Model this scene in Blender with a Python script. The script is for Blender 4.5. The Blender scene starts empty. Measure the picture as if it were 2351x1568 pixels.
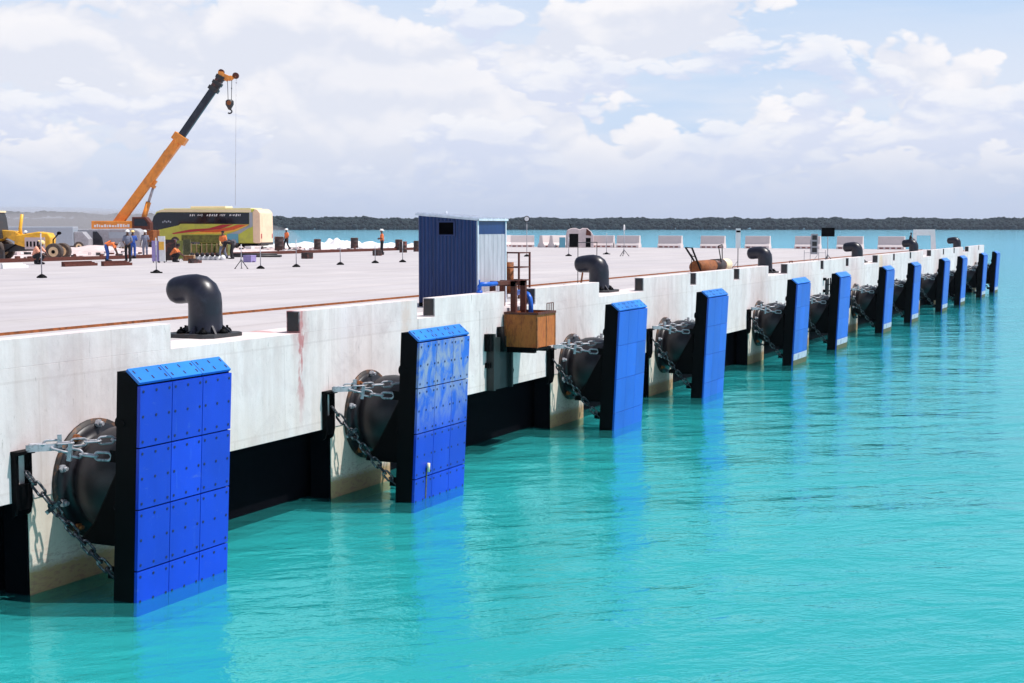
import bpy, bmesh, math, random
from mathutils import Vector, Matrix, noise
random.seed(7)
R = math.radians
PI = math.pi
sc = bpy.context.scene
COL = sc.collection

# ------------------------------------------------------------------ camera frame
CAMP = Vector((0.0, -14.85, 5.33))
TH = R(25.04); PITCH = R(4.64); FPX = 3264.0
FWD = Vector((math.cos(TH)*math.cos(PITCH), math.sin(TH)*math.cos(PITCH), -math.sin(PITCH)))
RGT = Vector((math.sin(TH), -math.cos(TH), 0))
UPV = RGT.cross(FWD)
DZ = 3.33          # deck level above the water
CT = 3.742         # top of the kerb upstand
SZ = 1.41          # soffit of the quay wall
END = 126.2        # seaward end of the quay

def ray(px, py):
    return (FWD*FPX + RGT*(px-1175) - UPV*(py-784)).normalized()
def W(px, py, z=DZ):
    d = ray(px, py); t = (z-CAMP.z)/d.z
    return CAMP + d*t
def WX(px, py, x):
    d = ray(px, py); return CAMP + d*((x-CAMP.x)/d.x)
def G(px, depth, z=DZ):
    """ground point in the direction of column px at a horizontal depth"""
    f = Vector((math.cos(TH), math.sin(TH), 0))
    k = (px-1175)/FPX*math.cos(PITCH)
    p = CAMP + f*depth + RGT*(k*depth)
    return Vector((p.x, p.y, z))

# ------------------------------------------------------------------ materials
def newmat(name):
    m = bpy.data.materials.new(name); m.use_nodes = True
    nt = m.node_tree; b = nt.nodes['Principled BSDF']
    return m, nt, b
def N(nt, t, **kw):
    n = nt.nodes.new(t)
    for k, v in kw.items():
        if hasattr(n, k): setattr(n, k, v)
        else: n.inputs[k].default_value = v
    return n
def ramp(nt, src, stops):
    r = nt.nodes.new('ShaderNodeValToRGB'); e = r.color_ramp.elements
    while len(e) < len(stops): e.new(0.5)
    for i, (p, c) in enumerate(stops):
        e[i].position = p
        e[i].color = (c, c, c, 1) if isinstance(c, (int, float)) else (*c, 1)
    nt.links.new(src, r.inputs[0]); return r
def mix(nt, fac, a, b, mode='MIX'):
    m = nt.nodes.new('ShaderNodeMix'); m.data_type = 'RGBA'; m.blend_type = mode
    for k, v in ((0, fac), (6, a), (7, b)):
        s = m.inputs[k]
        if hasattr(v, 'is_linked'): nt.links.new(v, s)
        elif isinstance(v, (int, float)): s.default_value = v if k == 0 else (v, v, v, 1)
        else: s.default_value = (*v, 1)
    return m.outputs[2]
def math_(nt, op, a, b=0.0, clamp=False):
    m = nt.nodes.new('ShaderNodeMath'); m.operation = op; m.use_clamp = clamp
    for s, v in ((m.inputs[0], a), (m.inputs[1], b)):
        if hasattr(v, 'is_linked'): nt.links.new(v, s)
        else: s.default_value = v
    return m.outputs[0]
def coords(nt, scale=(1, 1, 1), loc=(0, 0, 0), kind='Object'):
    tc = nt.nodes.new('ShaderNodeTexCoord'); mp = nt.nodes.new('ShaderNodeMapping')
    nt.links.new(tc.outputs[kind], mp.inputs[0])
    mp.inputs['Scale'].default_value = scale; mp.inputs['Location'].default_value = loc
    return mp.outputs[0]
def noise_(nt, vec, scale, detail=4, rough=0.5, dist=0.0):
    n = nt.nodes.new('ShaderNodeTexNoise'); nt.links.new(vec, n.inputs['Vector'])
    n.inputs['Scale'].default_value = scale; n.inputs['Detail'].default_value = detail
    n.inputs['Roughness'].default_value = rough; n.inputs['Distortion'].default_value = dist
    return n.outputs[0]
def bump(nt, h, strength, dist, b, prev=None):
    n = nt.nodes.new('ShaderNodeBump'); n.inputs['Strength'].default_value = strength
    n.inputs['Distance'].default_value = dist; nt.links.new(h, n.inputs['Height'])
    if prev is not None: nt.links.new(prev, n.inputs['Normal'])
    nt.links.new(n.outputs[0], b.inputs['Normal']); return n.outputs[0]

def plain(name, col, rough=0.6, metal=0.0, var=0.18, scale=6, dirt=None, bmp=0.15, spec=None, dirt_amt=0.5):
    m, nt, b = newmat(name)
    v = coords(nt); n = noise_(nt, v, scale, 6, 0.6)
    lo = tuple(c*(1-var) for c in col); hi = tuple(min(1, c*(1+var)) for c in col)
    r = ramp(nt, n, [(0.3, lo), (0.7, hi)])
    out = r.outputs[0]
    if dirt:
        n2 = noise_(nt, v, scale*0.7, 8, 0.7, 0.6)
        k = ramp(nt, n2, [(0.5, 0.0), (0.68, dirt_amt)])
        out = mix(nt, k.outputs[0], out, dirt)
    nt.links.new(out, b.inputs['Base Color'])
    b.inputs['Roughness'].default_value = rough; b.inputs['Metallic'].default_value = metal
    if spec is not None: b.inputs['Specular IOR Level'].default_value = spec
    if bmp: bump(nt, n, bmp, 0.02, b)
    return m

M = {}
M['black_steel'] = plain('black_steel', (0.0022, 0.0022, 0.003), 0.6, spec=0.08)
M['dark_steel'] = plain('dark_steel', (0.02, 0.022, 0.026), 0.5, dirt=(0.09, 0.04, 0.02))
M['bollard'] = plain('bollard_paint', (0.009, 0.009, 0.018), 0.36, scale=4, dirt=(0.05, 0.05, 0.075), bmp=0.1, dirt_amt=0.35)
M['rubber'] = plain('rubber', (0.006, 0.005, 0.008), 0.42, scale=3, dirt=(0.026, 0.02, 0.026), bmp=0.1, dirt_amt=0.6)
M['rust'] = plain('rust', (0.28, 0.085, 0.02), 0.75, scale=9, dirt=(0.05, 0.016, 0.008), var=0.35, dirt_amt=0.8)
M['rust_dark'] = plain('rust_dark', (0.10, 0.022, 0.012), 0.7, scale=9, dirt=(0.02, 0.008, 0.006), var=0.3)
M['galv'] = plain('galvanised', (0.40, 0.40, 0.44), 0.45, 0.2, dirt=(0.012, 0.013, 0.02), scale=7, dirt_amt=1.0)
M['orange'] = plain('crane_orange', (0.78, 0.27, 0.035), 0.4, dirt=(0.30, 0.10, 0.03), scale=1.6)
M['yellow'] = plain('machine_yellow', (0.85, 0.45, 0.03), 0.42, dirt=(0.30, 0.17, 0.05), scale=2.5)
M['navy'] = plain('boom_navy', (0.008, 0.01, 0.022), 0.3, scale=2, dirt=(0.08, 0.08, 0.1), dirt_amt=0.4)
M['void'] = plain('dark_opening', (0.003, 0.003, 0.004), 0.9, spec=0.0, bmp=0)
M['flange'] = plain('flange_steel', (0.018, 0.013, 0.012), 0.6, scale=5, dirt=(0.28, 0.11, 0.04), dirt_amt=0.9)
M['tyre'] = plain('tyre', (0.07, 0.055, 0.05), 0.9, dirt=(0.25, 0.18, 0.14))
M['rim'] = plain('rim', (0.75, 0.55, 0.33), 0.6)
M['glass'] = plain('dark_glass', (0.008, 0.009, 0.018), 0.12, var=0.1, bmp=0)
M['white'] = plain('white_paint', (0.78, 0.78, 0.79), 0.5, var=0.05, dirt=(0.5, 0.47, 0.45), dirt_amt=0.3)
M['grey'] = plain('grey_paint', (0.33, 0.33, 0.36), 0.6, dirt=(0.2, 0.18, 0.18))
M['cream'] = plain('cream_paint', (0.86, 0.74, 0.47), 0.4, var=0.05, scale=1)
M['peach'] = plain('peach_paint', (0.85, 0.64, 0.44), 0.45, var=0.07, scale=1, dirt=(0.6, 0.36, 0.26))
M['lime'] = plain('lime_paint', (0.50, 0.53, 0.07), 0.4, var=0.1, scale=1.2, dirt=(0.25, 0.26, 0.12))
M['olive'] = plain('olive_board', (0.14, 0.15, 0.03), 0.8, var=0.4, scale=5, dirt=(0.03, 0.03, 0.02))
M['crimson'] = plain('crimson_paint', (0.42, 0.03, 0.035), 0.4, var=0.1)
M['vermilion'] = plain('vermilion_paint', (0.66, 0.10, 0.03), 0.4, var=0.1)
M['gold'] = plain('gold_paint', (0.85, 0.45, 0.06), 0.4, var=0.1)
M['silverblue'] = plain('silver_blue_paint', (0.33, 0.38, 0.44), 0.35, var=0.06)
M['teal'] = plain('teal_paint', (0.12, 0.36, 0.47), 0.4, var=0.08)
M['pipe_blue'] = plain('pipe_blue', (0.01, 0.11, 0.55), 0.35, var=0.1)
M['skin'] = plain('skin', (0.10, 0.045, 0.03), 0.6, var=0.1)
M['hivis'] = plain('hivis_orange', (0.92, 0.20, 0.045), 0.7, var=0.15, scale=8, dirt=(0.95, 0.62, 0.36))
M['hivis_pale'] = plain('hivis_faded', (0.90, 0.38, 0.25), 0.75, var=0.15, scale=8)
M['helmet_white'] = plain('helmet_white', (0.85, 0.85, 0.82), 0.35, var=0.03)
M['helmet_yellow'] = plain('helmet_yellow', (0.85, 0.62, 0.25), 0.35, var=0.05)
M['blue_cloth'] = plain('blue_cloth', (0.03, 0.09, 0.36), 0.85, var=0.25)
M['black_cloth'] = plain('black_cloth', (0.012, 0.011, 0.016), 0.85, var=0.3)
M['grey_cloth'] = plain('grey_cloth', (0.20, 0.22, 0.30), 0.85, var=0.25)
M['red_cloth'] = plain('red_cloth', (0.45, 0.05, 0.05), 0.85, var=0.25)
M['wood'] = plain('timber', (0.38, 0.24, 0.13), 0.8, var=0.3, scale=8, dirt=(0.12, 0.05, 0.03))
M['drum'] = plain('drum', (0.03, 0.018, 0.018), 0.55, scale=3, dirt=(0.40, 0.09, 0.05), dirt_amt=0.9)
M['purple'] = plain('purple_board', (0.32, 0.26, 0.52), 0.7, var=0.15)
M['gravel_white'] = plain('white_gravel', (0.78, 0.77, 0.78), 0.95, var=0.15, scale=2.5, bmp=0.8)
M['peachblock'] = plain('pale_block', (0.62, 0.52, 0.52), 0.85, var=0.12, scale=3)
M['algae'] = plain('algae', (0.10, 0.10, 0.045), 0.8, var=0.5, scale=12, dirt=(0.03, 0.04, 0.025))
M['bandgrey'] = plain('scuffed_band', (0.42, 0.47, 0.55), 0.6, var=0.2, scale=7, dirt=(0.12, 0.14, 0.3), dirt_amt=0.7)
M['pipe_black'] = plain('plinth_shade_sheet', (0.003, 0.003, 0.005), 0.85, spec=0.03)
M['teal_dark'] = plain('box_shadow_strip', (0.009, 0.015, 0.016), 0.5, var=0.4, scale=5)  # very dark teal, carries the shadow under the hanging box

M['dark_chain'] = plain('dark_chain', (0.02, 0.022, 0.03), 0.35, 0.5, dirt=(0.5, 0.5, 0.5), scale=20, dirt_amt=0.8)

def concrete(name, base, streak=True, marks=True, stain=False, low=False):
    m, nt, b = newmat(name)
    v = coords(nt)
    big = noise_(nt, v, 0.35, 5, 0.55)
    c = ramp(nt, big, [(0.35, tuple(x*0.90 for x in base)), (0.65, tuple(min(1, x*1.05) for x in base))]).outputs[0]
    fine = noise_(nt, v, 5.0, 8, 0.65)
    c = mix(nt, ramp(nt, fine, [(0.35, 0.10), (0.6, 0.0)]).outputs[0], c, tuple(x*0.55 for x in base))
    if streak:
        sv = coords(nt, (2.2, 2.2, 0.12)); s = noise_(nt, sv, 1.6, 7, 0.68)
        c = mix(nt, ramp(nt, s, [(0.46, 0.0), (0.70, 0.60)]).outputs[0], c, (base[0]*0.72, base[1]*0.67, base[2]*0.64))
        s2 = noise_(nt, coords(nt, (1.4, 1.4, 0.1), (5, 3, 1)), 1.0, 6, 0.6)
        c = mix(nt, ramp(nt, s2, [(0.55, 0.0), (0.75, 0.35)]).outputs[0], c, (base[0]*0.95, base[1]*0.98, base[2]*1.10))
        # rectangular paler patching along the form boards
        br = nt.nodes.new('ShaderNodeTexBrick'); nt.links.new(coords(nt, (1, 1, 1), (0, 0, 0.2)), br.inputs[0])
        rotv = nt.nodes.new('ShaderNodeCombineXYZ'); sp = nt.nodes.new('ShaderNodeSeparateXYZ')
        nt.links.new(coords(nt), sp.inputs[0]); nt.links.new(sp.outputs[0], rotv.inputs[0]); nt.links.new(sp.outputs[2], rotv.inputs[1])
        nt.links.new(rotv.outputs[0], br.inputs[0])
        br.inputs['Scale'].default_value = 0.16; br.inputs['Mortar Size'].default_value = 0.003
        br.inputs['Color1'].default_value = (0.90, 0.91, 0.94, 1); br.inputs['Color2'].default_value = (1, 1, 1, 1)
        br.inputs['Mortar'].default_value = (0.78, 0.76, 0.76, 1)
        c = mix(nt, 0.45, c, br.outputs[0], 'MULTIPLY')
    if low:
        bl = noise_(nt, coords(nt, (1, 1, 0.7), (11, 5, 2)), 1.1, 8, 0.75, 0.8)
        c = mix(nt, ramp(nt, bl, [(0.47, 0.0), (0.64, 0.6)]).outputs[0], c, (base[0]*0.68, base[1]*0.65, base[2]*0.66))
        ck = noise_(nt, coords(nt, (3.5, 3.5, 0.5), (1, 8, 3)), 3.0, 10, 0.85, 0.3)
        c = mix(nt, ramp(nt, ck, [(0.585, 0.0), (0.64, 0.6)]).outputs[0], c, (0.20, 0.17, 0.155))
    if marks:
        mv = coords(nt, (1, 1, 0.45), (2, 7, 4)); k = noise_(nt, mv, 4.2, 9, 0.78)
        zmask = 1.0
        d = ramp(nt, k, [(0.63, 0.0), (0.70, 0.75)]).outputs[0]
        if low:
            tc = nt.nodes.new('ShaderNodeTexCoord'); sp = nt.nodes.new('ShaderNodeSeparateXYZ'); nt.links.new(tc.outputs['Object'], sp.inputs[0])
            zz = nt.nodes.new('ShaderNodeMapRange'); nt.links.new(sp.outputs[2], zz.inputs[0])
            zz.inputs[1].default_value = 2.6; zz.inputs[2].default_value = 1.4; zz.inputs[3].default_value = 0.35; zz.inputs[4].default_value = 1.0
            d = math_(nt, 'MULTIPLY', d, zz.outputs[0])
            warm = nt.nodes.new('ShaderNodeMapRange'); nt.links.new(sp.outputs[2], warm.inputs[0])
            warm.inputs[1].default_value = 2.3; warm.inputs[2].default_value = 1.4; warm.inputs[3].default_value = 0.0; warm.inputs[4].default_value = 0.28
            wn = noise_(nt, coords(nt, (1, 1, 0.3), (9, 1, 4)), 0.9, 5, 0.6)
            c = mix(nt, math_(nt, 'MULTIPLY', warm.outputs[0], ramp(nt, wn, [(0.35, 0.0), (0.6, 1.0)]).outputs[0]), c, (0.60, 0.42, 0.28))
        c = mix(nt, d, c, (0.14, 0.11, 0.09))
    if stain:      # the red run below the first recess, and the rusty one further along
        for (sx, wdt, zt, zb, colr, am) in ((22.42, 0.075, 3.33, 1.45, (0.42, 0.03, 0.035), 0.95), (22.42, 0.26, 3.36, 2.6, (0.50, 0.30, 0.30), 0.6), (26.45, 0.22, 3.2, 1.5, (0.60, 0.42, 0.34), 0.45), (80.0, 0.5, 3.2, 1.5, (0.70, 0.45, 0.20), 0.55)):
            sv = coords(nt, (1, 1, 0.6), (sx, 0, 0)); wob = noise_(nt, sv, 2.2, 4, 0.6)
            tc = nt.nodes.new('ShaderNodeTexCoord'); sp = nt.nodes.new('ShaderNodeSeparateXYZ'); nt.links.new(tc.outputs['Object'], sp.inputs[0])
            x = math_(nt, 'SUBTRACT', sp.outputs[0], sx)
            x = math_(nt, 'ADD', x, math_(nt, 'MULTIPLY', math_(nt, 'SUBTRACT', wob, 0.5), 0.45))
            x = math_(nt, 'ABSOLUTE', x)
            f = nt.nodes.new('ShaderNodeMapRange'); nt.links.new(x, f.inputs[0])
            f.inputs[1].default_value = wdt*0.6; f.inputs[2].default_value = wdt*1.2; f.inputs[3].default_value = 1; f.inputs[4].default_value = 0
            g = nt.nodes.new('ShaderNodeMapRange'); nt.links.new(sp.outputs[2], g.inputs[0])
            g.inputs[1].default_value = zb; g.inputs[2].default_value = zt-0.1; g.inputs[3].default_value = 0; g.inputs[4].default_value = 1
            pat = ramp(nt, noise_(nt, coords(nt, (1.5, 1, 0.8), (1, 2, sx)), 4, 5, 0.7), [(0.36, 0.0), (0.52, 1.0)]).outputs[0]
            k = math_(nt, 'MULTIPLY', math_(nt, 'MULTIPLY', f.outputs[0], g.outputs[0]), math_(nt, 'MULTIPLY', pat, am))
            c = mix(nt, k, c, colr)
    nt.links.new(c, b.inputs['Base Color'])
    b.inputs['Roughness'].default_value = 0.85
    bump(nt, fine, 0.25, 0.02, b)
    return m
M['wall'] = concrete('quay_concrete', (0.80, 0.715, 0.705), stain=True, low=True)
M['deck'] = concrete('deck_concrete', (0.495, 0.465, 0.468), streak=False, marks=False)
M['barrier'] = concrete('barrier_concrete', (0.72, 0.64, 0.63), streak=False)
M['barrier_red'] = plain('barrier_foot', (0.30, 0.13, 0.12), 0.9, var=0.4, scale=6)

def m_plinth():
    m = concrete('plinth_concrete', (0.80, 0.70, 0.58)); nt = m.node_tree; b = nt.nodes['Principled BSDF']
    src = b.inputs['Base Color'].links[0].from_socket
    tc = nt.nodes.new('ShaderNodeTexCoord'); sp = nt.nodes.new('ShaderNodeSeparateXYZ'); nt.links.new(tc.outputs['Object'], sp.inputs[0])
    n = noise_(nt, coords(nt, (1, 1, 3)), 6, 6, 0.7)
    z = math_(nt, 'ADD', sp.outputs[2], math_(nt, 'MULTIPLY', math_(nt, 'SUBTRACT', n, 0.5), 0.35))
    k = nt.nodes.new('ShaderNodeMapRange'); nt.links.new(z, k.inputs[0])
    for i_, q_ in enumerate((0.42, 0.30, 0.0, 0.85)): k.inputs[i_+1].default_value = q_
    c = mix(nt, k.outputs[0], src, (0.42, 0.24, 0.08))
    k2 = nt.nodes.new('ShaderNodeMapRange'); nt.links.new(z, k2.inputs[0])
    for i_, q_ in enumerate((0.85, 0.45, 0.0, 0.5)): k2.inputs[i_+1].default_value = q_
    spot = ramp(nt, n, [(0.5, 0.0), (0.6, 1.0)]).outputs[0]
    c = mix(nt, math_(nt, 'MULTIPLY', k2.outputs[0], spot), c, (0.35, 0.15, 0.12))
    nt.links.new(c, b.inputs['Base Color']); return m
M['plinth'] = m_plinth()

def deck_extra():
    m = M['deck']; nt = m.node_tree; b = nt.nodes['Principled BSDF']
    src = b.inputs['Base Color'].links[0].from_socket
    v = coords(nt, (0.05, 0.5, 1)); s = noise_(nt, v, 1.0, 5, 0.6)
    c = mix(nt, ramp(nt, s, [(0.42, 0.0), (0.62, 0.45)]).outputs[0], src, (0.42, 0.40, 0.425))
    s = noise_(nt, coords(nt, (0.09, 1.0, 1), (4, 4, 0)), 0.6, 6, 0.7)
    c = mix(nt, ramp(nt, s, [(0.52, 0.0), (0.62, 0.3)]).outputs[0], c, (0.47, 0.42, 0.41))
    st = noise_(nt, coords(nt, (1, 1, 1), (3, 3, 0)), 0.55, 9, 0.8, 0.4)
    c = mix(nt, ramp(nt, st, [(0.57, 0.0), (0.70, 0.30)]).outputs[0], c, (0.30, 0.27, 0.26))
    tk = nt.nodes.new('ShaderNodeTexWave'); tk.wave_type = 'BANDS'; tk.bands_direction = 'Y'; nt.links.new(coords(nt, (1, 1, 1)), tk.inputs[0])
    tk.inputs['Scale'].default_value = 0.085; tk.inputs['Distortion'].default_value = 2.2; tk.inputs['Detail'].default_value = 3; tk.inputs['Detail Scale'].default_value = 0.25
    c = mix(nt, ramp(nt, tk.outputs[0], [(0.93, 0.0), (0.985, 0.16)]).outputs[0], c, (0.33, 0.30, 0.30))
    # bay joints
    br = nt.nodes.new('ShaderNodeTexBrick'); nt.links.new(coords(nt, (0.11, 0.11, 1), (0, 0.37, 0)), br.inputs[0])
    br.offset = 0.0; br.inputs['Scale'].default_value = 1; br.inputs['Mortar Size'].default_value = 0.004
    br.inputs['Brick Width'].default_value = 1.0; br.inputs['Row Height'].default_value = 0.6
    br.inputs['Color1'].default_value = (1, 1, 1, 1); br.inputs['Color2'].default_value = (0.965, 0.96, 0.97, 1); br.inputs['Mortar'].default_value = (0.80, 0.78, 0.79, 1)
    c = mix(nt, 1.0, c, br.outputs[0], 'MULTIPLY')
    nt.links.new(c, b.inputs['Base Color'])
deck_extra()

def m_yard():
    m, nt, b = newmat('yard_ground')
    v = coords(nt); n1 = noise_(nt, v, 0.25, 6, 0.65); n2 = noise_(nt, v, 1.6, 8, 0.75, 0.5)
    c = ramp(nt, n1, [(0.35, (0.50, 0.38, 0.36)), (0.65, (0.70, 0.60, 0.60))]).outputs[0]
    c = mix(nt, ramp(nt, n2, [(0.56, 0.0), (0.66, 0.7)]).outputs[0], c, (0.27, 0.17, 0.16))
    c = mix(nt, ramp(nt, noise_(nt, v, 0.9, 6, 0.7), [(0.55, 0.0), (0.65, 0.8)]).outputs[0], c, (0.78, 0.74, 0.75))
    nt.links.new(c, b.inputs['Base Color']); b.inputs['Roughness'].default_value = 0.95
    bump(nt, n2, 0.6, 0.08, b); return m
M['yard'] = m_yard()

def m_blue(name, wear=0.0, base=(0.002, 0.042, 0.56), weed=False):
    m, nt, b = newmat(name)
    v = coords(nt)
    n = noise_(nt, coords(nt, (1, 1, 0.5)), 1.4, 6, 0.6)
    c = ramp(nt, n, [(0.3, tuple(x*0.88 for x in base)), (0.7, tuple(min(1, x*1.08) for x in base))]).outputs[0]
    sc_ = noise_(nt, coords(nt, (6, 6, 0.6), (0, 0, 2)), 2.0, 7, 0.75)
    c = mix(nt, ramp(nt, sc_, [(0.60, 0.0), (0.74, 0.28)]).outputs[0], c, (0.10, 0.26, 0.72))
    oi = nt.nodes.new('ShaderNodeObjectInfo')
    hv = nt.nodes.new('ShaderNodeMapRange'); nt.links.new(oi.outputs['Random'], hv.inputs[0]); hv.inputs[3].default_value = 0.86; hv.inputs[4].default_value = 1.10
    vm = nt.nodes.new('ShaderNodeCombineXYZ')
    for q_ in range(3): nt.links.new(hv.outputs[0], vm.inputs[q_])
    c = mix(nt, 1.0, c, vm.outputs[0], 'MULTIPLY')
    rub = noise_(nt, coords(nt, (1.0, 1.0, 2.4), (5, 1, 9)), 3.0, 9, 0.8, 0.5)
    c = mix(nt, ramp(nt, rub, [(0.60, 0.0), (0.70, 0.30)]).outputs[0], c, (0.16, 0.24, 0.44))
    if wear:
        tc = nt.nodes.new('ShaderNodeTexCoord'); sp = nt.nodes.new('ShaderNodeSeparateXYZ'); nt.links.new(tc.outputs['Object'], sp.inputs[0])
        z = nt.nodes.new('ShaderNodeMapRange'); nt.links.new(sp.outputs[2], z.inputs[0])
        z.inputs[1].default_value = 1.2; z.inputs[2].default_value = 2.5; z.inputs[3].default_value = 0; z.inputs[4].default_value = 1
        w = noise_(nt, coords(nt, (1.3, 1.3, 0.8), (3.3, 0, 1.0)), 2.2, 9, 0.72, 0.6)
        k = math_(nt, 'MULTIPLY', ramp(nt, w, [(0.42, 0.0), (0.56, 0.95)]).outputs[0], z.outputs[0])
        c = mix(nt, math_(nt, 'MULTIPLY', z.outputs[0], 0.55), c, (0.035, 0.20, 0.62))
        c = mix(nt, math_(nt, 'MULTIPLY', k, wear), c, (0.27, 0.31, 0.44))
    nt.links.new(c, b.inputs['Base Color'])
    b.inputs['Roughness'].default_value = 0.36; b.inputs['Specular IOR Level'].default_value = 0.45
    bump(nt, sc_, 0.06, 0.01, b)
    return m
M['blue_top'] = m_blue('pad_blue_sunlit', 0.0, (0.02, 0.20, 0.68)); M['blue'] = m_blue('pad_blue'); M['blue_worn'] = m_blue('pad_blue_worn', 1.0); M['blue_hazed'] = m_blue('pad_blue_hazed', 0.0, (0.006, 0.105, 0.60))  # chamfer blue lightened for its stronger sun, far blue for sheen and haze
M['bolt'] = plain('bolt', (0.006, 0.012, 0.07), 0.5, var=0.1)
M['joint'] = plain('joint_fill', (0.004, 0.02, 0.16), 0.6, var=0.1)

def m_corr(name, base, worn=None):
    m, nt, b = newmat(name)
    n = noise_(nt, coords(nt, (3, 3, 0.4)), 2, 6, 0.65)
    c = ramp(nt, n, [(0.3, tuple(x*0.8 for x in base)), (0.7, tuple(min(1, x*1.2) for x in base))]).outputs[0]
    c = mix(nt, ramp(nt, noise_(nt, coords(nt, (14, 14, 0.7), (1, 1, 1)), 1.5, 6, 0.7), [(0.56, 0.0), (0.72, 0.25)]).outputs[0], c, tuple(min(1, x*3+0.08) for x in base))
    nt.links.new(c, b.inputs['Base Color']); b.inputs['Roughness'].default_value = 0.4
    return m
M['navy_sheet'] = m_corr('navy_sheet', (0.006, 0.030, 0.135))
M['pale_sheet'] = m_corr('pale_sheet', (0.47, 0.44, 0.49))
M['white_sheet'] = m_corr('white_sheet', (0.62, 0.66, 0.74))

def m_rustbox():
    m, nt, b = newmat('rusty_basket')
    n = noise_(nt, coords(nt, (1.5, 1.5, 0.45)), 3.6, 9, 0.75, 0.15)
    c = ramp(nt, n, [(0.28, (0.03, 0.012, 0.008)), (0.40, (0.30, 0.07, 0.015)), (0.52, (0.50, 0.14, 0.024)), (0.64, (0.36, 0.07, 0.016)), (0.76, (0.60, 0.42, 0.22))]).outputs[0]
    nt.links.new(c, b.inputs['Base Color']); b.inputs['Roughness'].default_value = 0.75
    bump(nt, n, 0.4, 0.02, b); return m
M['rustbox'] = m_rustbox()

def m_forest(name, a, bb):
    m, nt, b = newmat(name)
    v = coords(nt); n = noise_(nt, v, 0.11, 8, 0.7)
    c = ramp(nt, n, [(0.36, a), (0.62, bb), (0.76, tuple(x*1.9 for x in bb))]).outputs[0]
    nt.links.new(c, b.inputs['Base Color']); b.inputs['Roughness'].default_value = 0.9
    b.inputs['Specular IOR Level'].default_value = 0.1
    bump(nt, noise_(nt, v, 0.5, 6, 0.7), 1.0, 2.0, b); return m
M['forest'] = m_forest('mangrove', (0.008, 0.015, 0.018), (0.030, 0.047, 0.048))

def sea_colour(nt, k=1.0):
    big = noise_(nt, coords(nt, (0.05, 0.05, 1)), 1.0, 4, 0.5)
    c = ramp(nt, big, [(0.35, (0.045*k, 0.55*k, 0.57*k)), (0.65, (0.062*k, 0.62*k, 0.62*k))]).outputs[0]
    # the bottom falls away: bluer far out
    tc = nt.nodes.new('ShaderNodeTexCoord'); ln = nt.nodes.new('ShaderNodeVectorMath'); ln.operation = 'LENGTH'
    nt.links.new(tc.outputs['Object'], ln.inputs[0])
    far = nt.nodes.new('ShaderNodeMapRange'); nt.links.new(ln.outputs['Value'], far.inputs[0])
    far.inputs[1].default_value = 40; far.inputs[2].default_value = 300; far.inputs[3].default_value = 0; far.inputs[4].default_value = 1
    return mix(nt, far.outputs[0], c, (0.016*k, 0.42*k, 0.70*k))
def m_water():
    m, nt, b = newmat('sea_water'); nt.nodes.remove(b)
    out = nt.nodes['Material Output']; v = coords(nt)
    tc = nt.nodes.new('ShaderNodeTexCoord')
    dif = nt.nodes.new('ShaderNodeBsdfDiffuse'); nt.links.new(sea_colour(nt), dif.inputs[0])
    tr = nt.nodes.new('ShaderNodeBsdfTransparent'); tr.inputs[0].default_value = (0.85, 0.97, 0.98, 1)
    gl = nt.nodes.new('ShaderNodeBsdfGlossy'); gl.inputs['Roughness'].default_value = 0.06; gl.inputs['Color'].default_value = (0.52, 0.93, 1.0, 1)
    fr = nt.nodes.new('ShaderNodeFresnel'); fr.inputs['IOR'].default_value = 1.45
    mp = nt.nodes.new('ShaderNodeMapping'); mp.inputs['Rotation'].default_value = (0, 0, R(-42)); nt.links.new(tc.outputs['Object'], mp.inputs[0])
    mp2 = nt.nodes.new('ShaderNodeMapping'); mp2.inputs['Scale'].default_value = (1.0, 0.5, 1); nt.links.new(mp.outputs[0], mp2.inputs[0])
    def bp(h, st, di, prev=None):
        n = nt.nodes.new('ShaderNodeBump'); n.inputs['Strength'].default_value = st; n.inputs['Distance'].default_value = di
        nt.links.new(h, n.inputs['Height'])
        if prev is not None: nt.links.new(prev, n.inputs['Normal'])
        return n.outputs[0]
    p = bp(noise_(nt, mp2.outputs[0], 0.30, 3, 0.5, 0.2), 0.5, 0.40)
    p = bp(noise_(nt, mp2.outputs[0], 1.25, 5, 0.58, 0.3), 0.55, 0.12, p)
    p = bp(noise_(nt, v, 5.0, 4, 0.6, 0.2), 0.4, 0.026, p)
    for q in (gl, fr): nt.links.new(p, q.inputs['Normal'])
    m1 = nt.nodes.new('ShaderNodeMixShader'); m1.inputs[0].default_value = 0.86; nt.links.new(dif.outputs[0], m1.inputs[1]); nt.links.new(tr.outputs[0], m1.inputs[2])
    m2 = nt.nodes.new('ShaderNodeMixShader'); nt.links.new(fr.outputs[0], m2.inputs[0]); nt.links.new(m1.outputs[0], m2.inputs[1]); nt.links.new(gl.outputs[0], m2.inputs[2])
    nt.links.new(m2.outputs[0], out.inputs['Surface'])
    return m
def m_bed():
    m, nt, b = newmat('sea_bed'); nt.links.new(sea_colour(nt, 1.05), b.inputs['Base Color']); b.inputs['Roughness'].default_value = 1.0; b.inputs['Specular IOR Level'].default_value = 0.0
    return m
M['bed'] = m_bed()
def m_turbid():     # suspended silt below the surface
    m, nt, b = newmat('turbid_water'); nt.nodes.remove(b)
    dif = nt.nodes.new('ShaderNodeBsdfDiffuse'); nt.links.new(sea_colour(nt), dif.inputs[0])
    tr = nt.nodes.new('ShaderNodeBsdfTransparent'); tr.inputs[0].default_value = (0.85, 0.97, 0.98, 1)
    mx = nt.nodes.new('ShaderNodeMixShader'); mx.inputs[0].default_value = 0.62
    nt.links.new(dif.outputs[0], mx.inputs[1]); nt.links.new(tr.outputs[0], mx.inputs[2]); nt.links.new(mx.outputs[0], nt.nodes['Material Output'].inputs['Surface']); return m
M['turbid'] = m_turbid()
M['water'] = m_water()

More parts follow.
